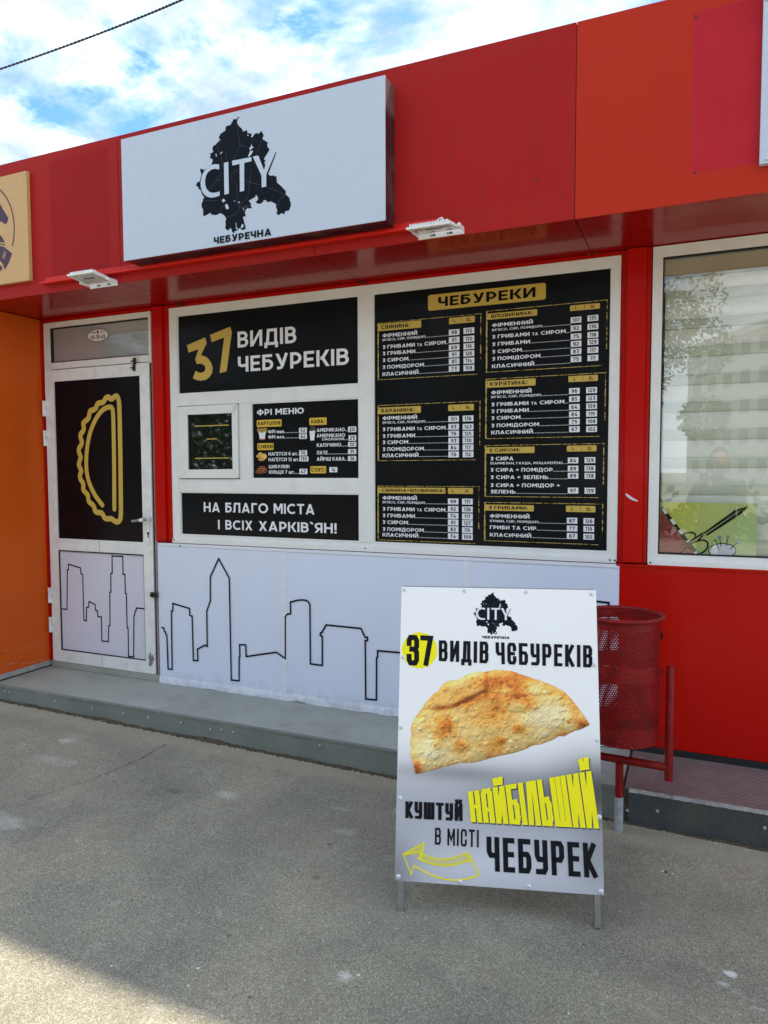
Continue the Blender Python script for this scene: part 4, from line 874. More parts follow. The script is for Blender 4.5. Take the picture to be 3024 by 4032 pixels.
# big price board
b4 = board(-1.6365, 1.1025, -0.385, 2.4685, 'large black ЧЕБУРЕКИ price board with seven gold-framed price lists')
x0, z0 = z5(408, 345); x1, z1 = z5(1120, 268)[0], z5(407, 250)[1]
m = MB(); m.rrect(WB, x0, z0, x1, z1, .012, .0010); a = z5(470, 322)
text(m, WB, 'ЧЕБУРЕКИ', a[0], z0+(z1-z0)*.2, (z1-z0)*.61, z5(1058, 262)[0], off=.035, d=.0016, m=1); m.build('heading', [gold, black_print], b4)
FIRM = 'ФІРМЕННИЙ'; SM = '(М`ЯСО, СИР, ПОМІДОР)'
STD = [FIRM, '#'+SM, 'З ГРИБАМИ ТА СИРОМ', 'З ГРИБАМИ', 'З СИРОМ', 'З ПОМІДОРОМ', 'КЛАСИЧНИЙ']
SEC = [
 ('СВИНИНА:', [(105,425),(732,355),(108,766),(705,722)], (108,425,367,445), (124,300), (535,388,691,412), 133, STD, [506,528,575,614,655,697,739], 566, 655, [474,520,565,608,650,694], [464,513,558,601,645,689], '98 132 91 130 69 116 91 126 81 114 73 108', (98, 67, 72), 508),
 ('ЯЛОВИЧИНА:', [(765,352),(1497,272),(760,720),(1460,670)], (765,362,1068,372), (788,1045), (1267,313,1447,330), 795, STD, [443,468,513,558,603,646,691], 1303, 1405, [399,449,499,544,589,636], [388,439,489,532,581,629], '101 135 92 136 75 118 92 129 83 117 75 111', 0, 1238),
 ('КУРЯТИНА:', [(762,765),(1487,710),(755,1120),(1445,1100)], (765,768,1058,795), (782,1010), (1257,740,1435,767), 790, STD, [850,873,922,963,1004,1049,1091], 1293, 1397, [829,877,926,970,1015,1060], [824,873,920,966,1012,1059], '96 129 85 123 64 109 84 119 75 108 67 102', 0, 1230),
 ('З СИРОМ:', [(757,1165),(1477,1140),(752,1468),(1440,1472)], (757,1170,1052,1203), (777,966), (1248,1160,1427,1193), 785, ['З СИРА', '#(ПАРМЕЗАН, ГАУДА, МОЦАРЕЛЛА)', 'З СИРА + ПОМІДОР', 'З СИРА + ЗЕЛЕНЬ', '!З СИРА + ПОМІДОР +', 'ЗЕЛЕНЬ'], [1249,1273,1317,1361,1409,1448], 1285, 1387, [1249,1298,1341,1431], [1247,1297,1342,1432], '84 129 89 138 89 138 97 139', 0, 1218),
 ('З ГРИБАМИ:', [(752,1505),(1470,1510),(750,1735),(1440,1757)], (752,1515,1048,1557), (775,1010), (1242,1522,1420,1563), 782, [FIRM, '#(ГРИБИ, СИР, ПОМІДОР)', 'ГРИБИ ТА СИР', 'КЛАСИЧНИЙ'], [1595,1621,1663,1708], 1279, 1380, [1613,1660,1706], [1616,1663,1710], '87 126 77 119 67 102', 0, 1218),
 ('БАРАНИНА:', [(105,920),(727,887),(108,1250),(697,1245)], (107,930,365,960), (126,327), (530,913,685,945), 133, STD, [1005,1028,1072,1113,1151,1192,1230], 563, 650, [998,1045,1087,1130,1171,1213], [995,1045,1087,1128,1170,1212], '101 136 93 143 76 125 93 130 84 117 76 112', 0, 508),
 ('СВИНИНА+ЯЛОВИЧИНА:', [(107,1408),(720,1403),(105,1730),(695,1750)], (107,1412,513,1450), (127,507), (528,1415,680,1452), 133, STD, [1486,1508,1552,1592,1632,1674,1708], 560, 646, [1497,1542,1584,1624,1665,1707], [1498,1545,1588,1628,1671,1711], '99 131 92 136 74 117 91 127 82 115 74 109', 0, 508),
]
rnd = random.Random(21)
def brush(m, fr, a, b, w, broken=0.0):
    L = math.hypot(b[0]-a[0], b[1]-a[1]); n = max(4, int(L/.008)); dx, dz = (b[0]-a[0])/L, (b[1]-a[1])/L; run = []
    for i in range(n+1):
        t_ = i/n; j0 = rnd.uniform(-.35, .35)*w; ww = w*(1.0 if rnd.random() > .25 else rnd.uniform(.15, .6))*.5
        if rnd.random() < broken: ww = 0.0002
        x, z = a[0]+(b[0]-a[0])*t_, a[1]+(b[1]-a[1])*t_
        run.append(((x-dz*(ww+j0*.3), z+dx*(ww+j0*.3)), (x+dz*(ww-j0*.3), z-dx*(ww-j0*.3))))
    vs = [fr.P(p[0], p[1], .0009) for r_ in run for p in r_]
    m.add(vs, [(2*i, 2*i+1, 2*i+3, 2*i+2) for i in range(n)])
STD_L = (343, 392, 515, 331, 289, 384, 351); STD_R = (1042, 1098, 1240, 1025, 975, 1087, 1050)
ENDS = {'СВИНИНА:': STD_L, 'БАРАНИНА:': [e-1 for e in STD_L], 'СВИНИНА+ЯЛОВИЧИНА:': [e-2 for e in STD_L], 'ЯЛОВИЧИНА:': STD_R, 'КУРЯТИНА:': [e-8 for e in STD_R],
        'З СИРОМ:': (925, 1220, 1162, 1135, 1205, 937), 'З ГРИБАМИ:': (1022, 1075, 1062, 1032)}
for (name, br, tg, tx, lx, tx0, rows, ys_, xl, xxl, yl, yxl, prices, _, xend) in SEC:
    TL, TR, BL, BR = (z5(*p) for p in br); sx0 = (TL[0]+BL[0])/2; sx1 = TR[0]; st_, sb = (TL[1]+TR[1])/2, (BL[1]+BR[1])/2
    m = MB(); brush(m, WB, (sx0, sb), (sx0, st_), .0075); brush(m, WB, (sx0, st_), (sx1, st_), .0032, .12); brush(m, WB, (sx0, sb), (z5(*br[3])[0], sb), .0030, .03); brush(m, WB, (sx1-.004, st_), (sx1-.004, sb+(st_-sb)*.25), .0050, .5)
    sec = m.build('price_list', gold_dull, b4)
    bxr = z5(tg[2], tg[3]); axl = z5(tg[0], tg[1]); tt = axl[1]; tb = bxr[1]; m = MB(); m.rrect(WB, axl[0], tb, bxr[0], tt, .004, .0012)
    text(m, WB, name, z5(tx[0], 0)[0] if False else z5(tx[0], (tg[1]+tg[3])/2)[0], tb+(tt-tb)*.24, (tt-tb)*.54, z5(tx[1], (tg[1]+tg[3])/2)[0], off=.03, d=.0018, m=1); m.build('heading', [gold, black_print], sec)
    a = z5(lx[0], lx[1]); b = z5(lx[2], lx[3]); m = MB(); m.rrect(WB, a[0], b[1], b[0], a[1], .004, .0012)
    w_ = b[0]-a[0]; h_ = a[1]-b[1]; zc_ = (a[1]+b[1])/2
    text_mid(m, WB, 'L', a[0]+w_*.21, zc_, h_*.52, off=.03, d=.0018, m=1); text_mid(m, WB, 'XL', a[0]+w_*.77, zc_, h_*.52, off=.03, d=.0018, m=1, asp=1.05); m.rect(WB, a[0]+w_*.49, zc_-h_*.42, a[0]+w_*.50, zc_+h_*.42, .0018, 1)
    m.build('size_tag', [gold, black_print], sec)
    cap = abs(z5(tx0, ys_[0]-22)[1]-z5(tx0, ys_[0])[1]); pr_ = prices.split(); k = 0
    hb = cap*1.55; wl = abs(z5(xl+32, 1000)[0]-z5(xl-32, 1000)[0]); xe_ = z5(xl, yl[0])[0]-wl/2
    for row, y, xe2 in zip(rows, ys_, ENDS[name]):
        endx = z5(xe2, y)[0]
        small = row[0] == '#'; nod = row[0] == '!' or row == FIRM or (row == 'З СИРА'); body = row.lstrip('#!'); a = z5(tx0, y); m = MB()
        cc = cap*(.62 if small else 1.0)
        if body.startswith('З ГРИБАМИ ТА'):
            L_ = endx-a[0]; e = text(m, WB, 'З ГРИБАМИ', a[0], a[1], cc, a[0]+L_*.520, off=.030); text(m, WB, 'ТА', a[0]+L_*.556, a[1], cc*.78, a[0]+L_*.635, off=.030); e = text(m, WB, 'СИРОМ', a[0]+L_*.672, a[1], cc, endx, off=.030)
        else: e = text(m, WB, body, a[0], a[1], cc, endx, off=.030 if not small else .020)
        lim = z5(xend, y)[0]
        if not nod:
            x = e+.003; s_ = cap*.16
            while x < xe_-.002: m.rect(WB, x, a[1], x+s_, a[1]+s_, .0013); x += cap*.33
        m.build('dish_name', white_print, sec)
    for i in range(len(yl)):
        for (xx, yy, txt) in ((xl, yl[i], pr_[2*i]), (xxl, yxl[i], pr_[2*i+1])):
            c = z5(xx, yy); m = MB(); m.rect(WB, c[0]-wl/2, c[1]-hb/2, c[0]+wl/2, c[1]+hb/2, .0012); text_mid(m, WB, txt, c[0], c[1], hb*.62, off=.030, d=.0018, m=1, asp=1.12 if len(txt) < 3 else 1.02); m.build('price_box', [white_print, black_print], sec)

# ------------------------------------------------------------------ skyline banner
BY = -.006; WBn = wallf(BY); zA = zoomf(WBn, .99457, 0, 2100)
bn = thing('skyline_banner', 'white vinyl banner with thin black city skyline under the menu window', 'banner', (-1.75, BY, .14))
def sheet_mb(x0, x1, z0f, z1, seed):
    m = MB(); rnd = random.Random(seed); n = int((x1-x0)/.03); nz = 24; vs = []
    for j in range(nz+1):
        for i in range(n+1):
            x = x0+(x1-x0)*i/n; zb = z0f(x); z = zb+(z1-zb)*j/nz
            y = BY-.0004*math.sin(x*5+seed)*math.sin(z*7)-.0045*math.exp(-((z-zb)/.03)**2)*(.5+.5*math.sin(x*13)); vs.append((x, y, z))
    m.add(vs, [(j*(n+1)+i, j*(n+1)+i+1, (j+1)*(n+1)+i+1, (j+1)*(n+1)+i) for j in range(nz) for i in range(n)]); return m
xb0, xs1, xs2, xb1 = -3.155, -2.207, -1.09, -.330
zb = lambda x: .137+.004*math.sin(x*11)+.003*math.sin(x*29)
for i, (a, b) in enumerate(((xb0, xs1), (xs1, xs2), (xs2, xb1))): sheet_mb(a+.0005, b-.0005, zb, 1.047, i+1).build('banner_sheet', banner_m, bn, smooth=True)
for x in (xs1, xs2):
    m = MB(); m.box((x-.024, BY-.0030, .150), (x+.002, BY+.002, 1.038)); m.box((x+.002, BY-.0038, .150), (x+.010, BY+.002, 1.040)); m.build('seam_fold', banner_hem, bn, bevel=.001)
m = MB(); rnd = random.Random(9); n = 190; vs = []
for i in range(n+1):
    x = xb0+(xb1-xb0)*i/n; wv = .0015*math.sin(x*17)+rnd.uniform(-.0008, .0008)
    vs += [(x, BY-.0025, .186+wv), (x, BY-.007-abs(wv), .17), (x, BY-.0085+wv, zb(x)+.002), (x, BY-.004, zb(x)-.001)]
m.add(vs, [(4*i+k, 4*i+k+1, 4*i+k+5, 4*i+k+4) for i in range(n) for k in range(3)]); m.build('bottom_hem', banner_hem, bn, smooth=True)
m = MB(); m.box((xb0+.03, BY-.005, 1.030), (xb1, BY-.0015, 1.048)); m.build('top_hem', banner_hem, bn, bevel=.001)
sk = [(640,372),(650,374),(652,388),(657,390),(658,400),(662,403),(667,536),(683,538),(680,307),(686,306),(686,277),(752,297),(753,325),(762,327),(767,503),(785,503),(783,458),(813,442),(822,447),(820,307),(834,268),(834,172),(867,100),(909,177),(917,580),(948,583),(948,490),(951,488),(950,440),(974,441),(976,487),(1095,470),(1131,495),(1131,330),(1138,320),(1152,317),(1151,272),(1180,264),(1205,263),(1220,268),(1228,282),(1230,516),(1277,522),(1277,407),(1269,404),(1270,393),(1275,393),(1292,362),(1430,376),(1446,410),(1456,411),(1455,424),(1447,425),(1449,655),(1491,659),(1492,492),(1496,490),(1496,464),(1680,480),(1690,560),(1760,565),(1765,300),(1900,310),(1905,620),(1990,628),(1995,420),(2100,425),(2110,640),(2180,645),(2190,250),(2300,262),(2410,274),(2411,470),(2430,480)]
m = MB(); m.stroke(WBn, [zA(*p) for p in sk], .0098, .0046); m.build('skyline_outline', dark_line, bn)

# ------------------------------------------------------------------ lightbox sign
SY = -.64; x0, z0, x1, z1 = -2.782, 2.608, -1.281, 3.230
lb = thing('lightbox_sign', 'large white light box sign with black city map and CITY ЧЕБУРЕЧНА lettering', 'sign', (-2.03, -.585, z0))
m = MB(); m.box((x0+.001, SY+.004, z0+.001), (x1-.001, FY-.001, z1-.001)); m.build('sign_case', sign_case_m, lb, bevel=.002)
m = MB(); m.box((x0, SY, z0), (x1, SY+.0035, z1)); m.build('sign_face', sign_face_m, lb, bevel=.001)
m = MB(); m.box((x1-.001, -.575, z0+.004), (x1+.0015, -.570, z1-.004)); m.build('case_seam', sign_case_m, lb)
WSn = wallf(SY); zc2 = zoomf(WSn, .27728, 740, 430)
BLOB = [(722,105),(732,118),(708,140),(697,180),(705,205),(718,228),(738,252),(758,268),(775,290),(782,320),(800,312),(825,300),(842,300),(846,335),(862,345),(868,330),(880,348),(905,348),(905,370),(893,395),(915,400),(935,370),(955,345),(985,335),(1003,355),(1020,330),(1047,308),(1055,335),(1077,365),(1068,395),(1060,420),(1095,445),(1135,470),(1125,515),(1140,545),(1160,580),(1130,625),(1095,680),(1080,710),(1105,735),(1090,775),(1120,860),(1135,925),(1160,935),(1180,950),(1200,938),(1215,940),(1235,955),(1258,950),(1262,1040),(1300,1070),(1350,1120),(1392,1165),(1388,1190),(1392,1215),(1440,1255),(1450,1300),(1462,1340),(1460,1390),(1445,1400),(1447,1430),(1380,1450),(1370,1497),(1325,1478),(1282,1507),(1253,1473),(1272,1450),(1262,1415),(1250,1385),(1255,1360),(1220,1330),(1180,1310),(1130,1322),(1110,1295),(1080,1288),(1065,1320),(1030,1345),(975,1335),(962,1315),(1000,1275),(985,1225),(965,1218),(955,1250),(905,1275),(862,1300),(900,1345),(890,1375),(910,1390),(890,1412),(850,1400),(825,1425),(815,1450),(808,1480),(825,1500),(815,1520),(780,1530),(800,1600),(825,1697),(770,1720),(755,1700),(735,1690),(700,1720),(665,1735),(655,1763),(630,1745),(620,1710),(610,1685),(570,1722),(530,1695),(535,1650),(530,1600),(545,1560),(530,1530),(515,1510),(500,1495),(480,1485),(455,1478),(420,1497),(390,1507),(360,1500),(330,1497),(325,1470),(232,1525),(215,1500),(218,1460),(215,1420),(195,1390),(195,1335),(210,1315),(210,1290),(220,1270),(235,1250),(200,1210),(185,1150),(175,1145),(150,1130),(148,1100),(117,1095),(130,1040),(165,1030),(180,980),(195,930),(185,900),(175,880),(178,850),(185,837),(205,855),(240,862),(300,810),(335,785),(345,750),(355,720),(325,690),(305,690),(325,655),(315,635),(292,617),(325,630),(362,605),(345,560),(370,512),(395,508),(430,465),(460,430),(435,405),(455,370),(470,340),(490,338),(500,320),(530,310),(535,270),(545,240),(580,232),(600,225),(620,205),(615,188),(635,180),(640,155),(660,138),(690,145),(712,112)]
HOLES = [[(905,495),(915,530),(940,550),(915,552),(895,580),(875,572),(880,545),(898,530)], [(885,592),(932,595),(905,640),(870,680),(855,665),(872,630)], [(395,630),(410,640),(412,680),(398,668)], [(455,635),(490,602),(492,615),(470,636)], [(508,1270),(537,1300),(510,1322),(488,1315),(488,1292)], [(530,1365),(555,1342),(575,1375),(583,1412),(560,1425),(540,1405)], [(655,1300),(668,1297),(672,1310),(660,1314)], [(712,1315),(742,1318),(730,1340)], [(780,1410),(790,1408),(803,1432),(795,1440)], [(682,1615),(690,1612),(692,1685),(720,1690),(715,1700),(685,1704)], [(770,1635),(788,1630),(792,1670),(770,1692),(750,1680)], [(1095,775),(1090,745),(1110,740),(1112,765)], [(848,350),(865,372),(858,385),(848,372)]]
ROADS = [[(690,190),(705,320),(725,420),(745,508),(700,610),(650,720)], [(745,508),(800,528),(840,520)], [(455,440),(470,462),(415,545),(470,650),(500,830)], [(650,1020),(690,1060),(700,1200),(705,1340),(735,1410),(700,1480),(640,1510),(540,1535)], [(735,1400),(760,1340),(840,1270),(860,1200),(880,1030),(900,850)], [(600,1000),(630,960),(620,930),(670,890),(715,848)], [(820,1010),(880,1040),(1030,1075)], [(1125,1110),(1385,1212),(1300,1290),(1280,1400)], [(300,1155),(380,1050),(490,895)], [(380,1030),(490,990)], [(220,1295),(420,1300)], [(1060,420),(1010,540),(970,650)], [(540,580),(550,740)], [(445,1480),(480,1390),(530,1370)], [(750,1400),(885,1352)], [(755,1402),(890,1372)], [(930,410),(905,490)], [(780,1400),(860,1395)]]
LET = {'I': [(515,765),(578,750),(585,1200),(522,1217)], 'T': [(630,735),(905,682),(908,740),(803,765),(803,1160),(742,1175),(738,780),(635,803)], 'Y': [(925,675),(1003,660),(1083,865),(1163,625),(1250,608),(1117,925),(1115,1102),(1052,1113),(1048,945)],
       'C': [(448,788),(400,783),(345,790),(290,825),(235,880),(200,950),(183,1040),(188,1110),(205,1170),(235,1215),(275,1245),(325,1258),(385,1252),(455,1230),(455,1168),(405,1185),(350,1190),(305,1175),(270,1135),(250,1075),(248,1010),(260,950),(290,895),(335,860),(385,848),(448,858)]}
YSH = [(1250,608),(1256,618),(1138,930),(1117,925)]; CSH = [(290,825),(235,880),(200,950),(183,1040),(188,1110),(205,1170),(235,1215),(225,1222),(192,1180),(176,1110),(172,1035),(190,940),(228,870)]
# logo outline in metres on the sign, reused at small size on the sandwich board
cen = zc2(640, 900)
def loc2(p): q = zc2(*p); return (q[0]-cen[0], q[1]-cen[1])
LG = {'blob': [loc2(p) for p in BLOB], 'holes': [[loc2(p) for p in h] for h in HOLES], 'roads': [[loc2(p) for p in h] for h in ROADS], 'let': {k: [loc2(p) for p in v] for k, v in LET.items()}, 'sh': [[loc2(p) for p in YSH], [loc2(p) for p in CSH]]}
def rough(poly, amp, seed):
    r_ = random.Random(seed); o = []
    for a, b in zip(poly, poly[1:]+poly[:1]):
        o.append(a); L = math.hypot(b[0]-a[0], b[1]-a[1]); n = int(L/.008)
        for k in range(1, n): t_ = k/n; o.append((a[0]+(b[0]-a[0])*t_+r_.uniform(-amp, amp), a[1]+(b[1]-a[1])*t_+r_.uniform(-amp, amp)))
    return o
def logo(fr, cx_, cz_, sx, sz, parent, white, d=.0008, tilt=0.0):
    T = lambda L_: [(cx_+a*sx, cz_+b*sz+a*tilt) for a, b in L_]
    m = MB(); m.poly(fr, T(rough(LG['blob'], .0016, 4)), d); m.build('city_silhouette', silh, parent)
    m = MB()
    for i, r_ in enumerate(LG['roads']): m.stroke(fr, T(r_), .0022*sx, d+.0004+i*.00001)
    m.build('road_lines', silh_line, parent)
    m = MB()
    for h in LG['holes']: m.poly(fr, T(h), d+.0008)
    m.build('map_gaps', white, parent)
    for h in LG['sh']: m = MB(); m.poly(fr, T(h), d+.0010); m.build('letter_shade', silh, parent)
    for ch_ in 'CITY':
        m = MB(); m.poly(fr, T(LG['let'][ch_]), d+.0016); m.build('letter', white, parent)
logo(WSn, cen[0], cen[1], 1, 1, lb, sign_face_m)
m = MB(); a = zc2(372, 1918); e = zc2(1187, 1798); text(m, WSn, 'ЧЕБУРЕЧНА', a[0], zc2(418, 1913)[1], zc2(372, 1815)[1]-zc2(372, 1913)[1], e[0], off=.045, d=.0026); m.build('lettering', silh, lb)

# neighbour signs on the fascia
ns = thing('beige_shop_sign', 'beige sign with dark purple round emblem, cut by the left edge', 'sign', (-3.9, -.54, 2.615))
m = MB(); m.box((-4.4, -.556, 2.615), (-3.573, -.532, 3.235)); m.build('sign_board', beige, ns, bevel=.002)
WN = wallf(-.556); zn = zoomf(WN, .31646, 0, 620)
# emblem ring seen at right, drawn as a whole circle
pr3 = [zn(5, 408), zn(178, 900), zn(140, 1150)]
def circ(p, q, r_):
    ax, ay = p; bx, by = q; cx_, cy_ = r_; d_ = 2*(ax*(by-cy_)+bx*(cy_-ay)+cx_*(ay-by))
    ux = ((ax*ax+ay*ay)*(by-cy_)+(bx*bx+by*by)*(cy_-ay)+(cx_*cx_+cy_*cy_)*(ay-by))/d_; uy = ((ax*ax+ay*ay)*(cx_-bx)+(bx*bx+by*by)*(ax-cx_)+(cx_*cx_+cy_*cy_)*(bx-ax))/d_
    return ux, uy, math.hypot(ax-ux, ay-uy)
ux, uy, ur = circ(*pr3)
m = MB(); m.stroke(WN, [(ux+ur*math.cos(R(t_)), uy+ur*math.sin(R(t_))) for t_ in range(-22, 203, 5)], .0085, .0008); m.build('emblem_ring', purple, ns)
m = MB(); m.poly(WN, [zn(*p) for p in [(-260,900),(-200,640),(-60,560),(0,575),(40,650),(100,745),(104,775),(80,825),(65,832),(20,800),(0,800),(-60,860),(-10,950),(40,1010),(62,1062),(-100,1040),(-260,1050)]], .0008); m.build('emblem_figure', purple, ns)
m = MB(); m.stroke(WN, [zn(*p) for p in [(-240,1095),(-100,1075),(0,1075),(65,1092)]], .006, .0010)
rib = [zn(*p) for p in [(-300,1180),(-120,1120),(0,1100),(50,1112),(152,1195),(110,1310),(62,1398),(40,1330),(0,1285),(-120,1270),(-300,1330)]]; m.poly(WN, rib, .0012); m.poly(WN, [zn(*p) for p in [(-120,1330),(0,1335),(35,1375),(0,1420),(-120,1440)]], .0012); m.build('emblem_ribbon', purple, ns)
m = MB()
def ribbon_char(ch_, px, py, ang, cap):
    a0 = zn(px, py); ca, sa = math.cos(ang), math.sin(ang)
    fr_ = Frame(WN.P(a0[0], a0[1]), (ca, 0, sa), (-sa, 0, ca)); put_text(m, fr_, ch_, 0, 0, cap, cap*.72, .15, .0018, 0)
ribbon_char('Й', 32, 1255, R(-22), .036); ribbon_char('А', -32, 1240, R(-10), .036); ribbon_char('Р', -100, 1240, R(-5), .036); m.build('lettering', beige, ns)
for p in ((97, 682), (108, 1093)): o = screw(at(*p, -.557), ns, .006, zinc)
ws = thing('white_shop_sign', 'white riveted sign sheet at the top right edge of the fascia', 'sign', (.6, -.545, 2.628))
m = MB(); m.box((.192, -.556, 2.630), (1.1, -.532, 3.30)); m.build('sign_board', sign_face_m, ws, bevel=.001)
for p in ((3017, 627), (3021, -2)): screw(at(*p, -.557), ws, .006, zinc)
# drill holes left in the fascia
for (px, py) in ((2116, 272), (2124, 484), (2114, 707), (2119, 708), (1694, 327), (1703, 577), (1572, 710), (1562, 516), (2738, 67), (2742, 70), (2734, 679), (2738, 682), (1688, 860), (218, 1020), (220, 1010), (2214, 760)):
    p = at(px, py, FY-.0005); m = MB(); m.tube([p+Vector((0, .002, 0)), p+Vector((0, -.0008, 0))], .0035, 7); m.build('drill_hole', rust_black, kiosk)

# ------------------------------------------------------------------ rail and floodlights
rail = MB(); rail.box((-3.47, FY-.006, 2.592), (-1.086, FY-.0008, 2.622)); rail.box((-3.48, FY-.036, 2.580), (-1.086, FY-.0065, 2.593))
tag(rail.build('angle_rail', red_rail, None, bevel=.002, loc=(-2.3, FY, 2.58)), 'bright red angle rail running along the fascia under the white sign', 'rail')
def floodlight(x0, x1, yo, yi, zo, zi, label):
    w = x1-x0; t_ = thing('floodlight', label, 'floodlight', ((x0+x1)/2, (yo+yi)/2, zi), 'floodlights on the fascia')
    o = Vector((x0, yo, zo)); ey = Vector((0, yi-yo, zi-zo)); L = ey.length; ey.normalize(); ex = Vector((1, 0, 0)); ez = ex.cross(ey)
    def P(a, b, c): return o+ex*a+ey*b+ez*c
    def obox(m, a0, b0, c0, a1, b1, c1, mi=0):
        vs = [P(a, b, c) for c in (c0, c1) for (a, b) in ((a0, b0), (a1, b0), (a1, b1), (a0, b1))]
        m.add(vs, [(0, 3, 2, 1), (4, 5, 6, 7), (0, 1, 5, 4), (1, 2, 6, 5), (2, 3, 7, 6), (3, 0, 4, 7)], mi)
    m = MB(); obox(m, 0, 0, 0, w, L, .010); obox(m, .012, .012, .0102, w-.012, L-.012, .016); m.build('housing', lamp_white, t_, bevel=.002)
    m = MB(); obox(m, .014, .014, -.0012, w-.014, L-.014, .0); m.build('lens', lens_m, t_)
    m = MB(); obox(m, w*.35, L*.40, -.0022, w*.72, L*.48, -.0013); m.build('led_strip', seal, t_)
    m = MB(); n = 14
    for k in range(n): a = .014+(w-.034)*k/(n-1); obox(m, a, .006, .0105, a+.005, L-.02, .022)
    m.build('cooling_fins', lamp_white, t_, bevel=.001)
    m = MB(); y1 = FY-.0008
    m.box((x0-.006, y1-.004, zi-.016), (x1+.010, y1, zi+.008)); m.box((x1+.006, yi-.045, zi-.006), (x1+.010, y1-.0045, zi+.012)); m.box((x0-.010, yi-.045, zi-.006), (x0-.006, y1-.0045, zi+.012)); br_ = m.build('bracket', lamp_white, t_, bevel=.001)
    m = MB(); m.tube([(x1-.001, yi-.036, zi+.004), (x1+.014, yi-.036, zi+.004)], .007, 10); m.build('pivot_bolt', lamp_white, t_, smooth=True)
    for a in (.32, .72):
        xx = x0+w*a; m = MB(); m.box((xx-.012, y1-.0050, zi-.008), (xx+.012, y1-.0042, zi)); m.tube([(xx-.004, y1-.005, zi-.004), (xx-.004, y1-.008, zi-.004)], .005, 8, 1); m.build('slot', [seal, zinc], t_)
    m = MB(); c = P(w*.72, L*.5, .028); pts = [c+Vector((0, 0, 0)), c+Vector((.002, -.006, .010)), c+Vector((-.012, .010, .017)), c+Vector((-.04, .035, .018)), Vector((c.x-.05, FY-.02, c.z+.014))]
    pts = [Vector(q) for q in smooth_path3(pts)]; m.tube(pts, .004, 8); m.build('cable', lamp_white, t_, smooth=True)
def smooth_path3(p, it=2):
    for _ in range(it):
        q = [p[0]]
        for a, b in zip(p, p[1:]): q += [a.lerp(b, .25), a.lerp(b, .75)]
        q.append(p[-1]); p = q
    return p
floodlight(-3.125, -2.940, -.700, -.560, 2.553, 2.539, 'white floodlight on the red fascia above the door, left of the light box sign')
floodlight(-1.160, -.962, -.700, -.560, 2.531, 2.553, 'white floodlight on the fascia right of the light box sign, above the price board')

# overhead cable
m = MB(); P0, P1 = at(-900, 640, 2.0), at(1500, -330, 2.0); n = 60
base = []
A_, B_, C_ = at(0, 272, 2.0), at(370, 140, 2.0), at(715, 0, 2.0)
for i in range(n+1):
    t_ = -1.2+3.6*i/n; t2 = t_
    q = A_*((t2-1)*(t2-2)/2)+B_*(-(t2)*(t2-2))+C_*((t2)*(t2-1)/2); base.append(q)
def tw(ph): return [q+Vector((0, 0.0050*math.cos(i*1.15+ph), .0050*math.sin(i*1.15+ph))) for i, q in enumerate(base2)]
base2 = []
for a, b in zip(base, base[1:]): base2 += [a.lerp(b, k/4) for k in range(4)]
m.tube(tw(0), .0065, 6); m.tube(tw(3.14), .0065, 6)
tag(m.build('overhead_cable', rubber, None, smooth=True, loc=base2[0]), 'black twisted power cable crossing the sky at top left', 'cable')
m = MB()

# ------------------------------------------------------------------ neighbouring orange kiosk
ok = thing('orange_kiosk', 'orange side wall of the neighbouring kiosk left of the door', 'kiosk', (-4.5, -.3, .14))
XO = -4.128
m = MB(); m.box((XO-.03, -.515, .185), (XO, 0.02, 2.536)); m.build('side_wall', orange_wall, ok, bevel=.002)
m = MB(); m.box((XO-.025, -.515, .150), (XO-.002, 0.02, .184)); m.build('wall_foot', material('pale_grey_trim', (.36, .35, .33), .7, var=.2, vscale=20), ok)
m = MB(); m.box((XO-.02, -.515, .1402), (XO-.006, .02, .1498)); m.build('foot_gap', seal, ok)
m = MB(); m.box((XO+.0005, -.014, .19), (XO+.012, .02, 2.53)); m.build('corner_trim', red_wall, ok, bevel=.001)
m = MB(); m.box((-7, -.515, .15), (XO-.031, -.485, 2.53)); m.build('front_wall', orange_wall, ok)
# ------------------------------------------------------------------ litter bin
BX, BYc, RB = -.268, -.545, .150
lit = thing('litter_bin', 'round red perforated metal litter bin on a short post behind the sandwich board', 'litter bin', (BX, BYc, ground_z(BX)))
zt, zbm = .905, .400; NB = 98
def ring(z, r, n=NB): return [(BX+r*math.cos(2*math.pi*k/n), BYc+r*math.sin(2*math.pi*k/n), z) for k in range(n)]
def shell(z0, z1, name, n=56, r0=RB, r1=None, t_=.002):
    r1 = r1 or r0; m = MB(); vs = ring(z0, r0, n)+ring(z1, r1, n)+ring(z1, r1-t_, n)+ring(z0, r0-t_, n)
    m.add(vs, [(q*n+k, q*n+(k+1) % n, ((q+1) % 4)*n+(k+1) % n, ((q+1) % 4)*n+k) for q in range(4) for k in range(n)]); return m.build(name, bin_red, lit, smooth=True)
def at_z(py): return at(2500, py, BYc-RB*.9).z
zz = [at_z(2350+305*.4294+8), at_z(2350+665*.4294), at_z(2350+810*.4294), at_z(2350+1232*.4294)]
shell(zz[0], zt, 'top_band'); shell(zz[2], zz[1], 'middle_band'); shell(zbm, zz[3], 'bottom_band', r0=RB-.003, r1=RB)
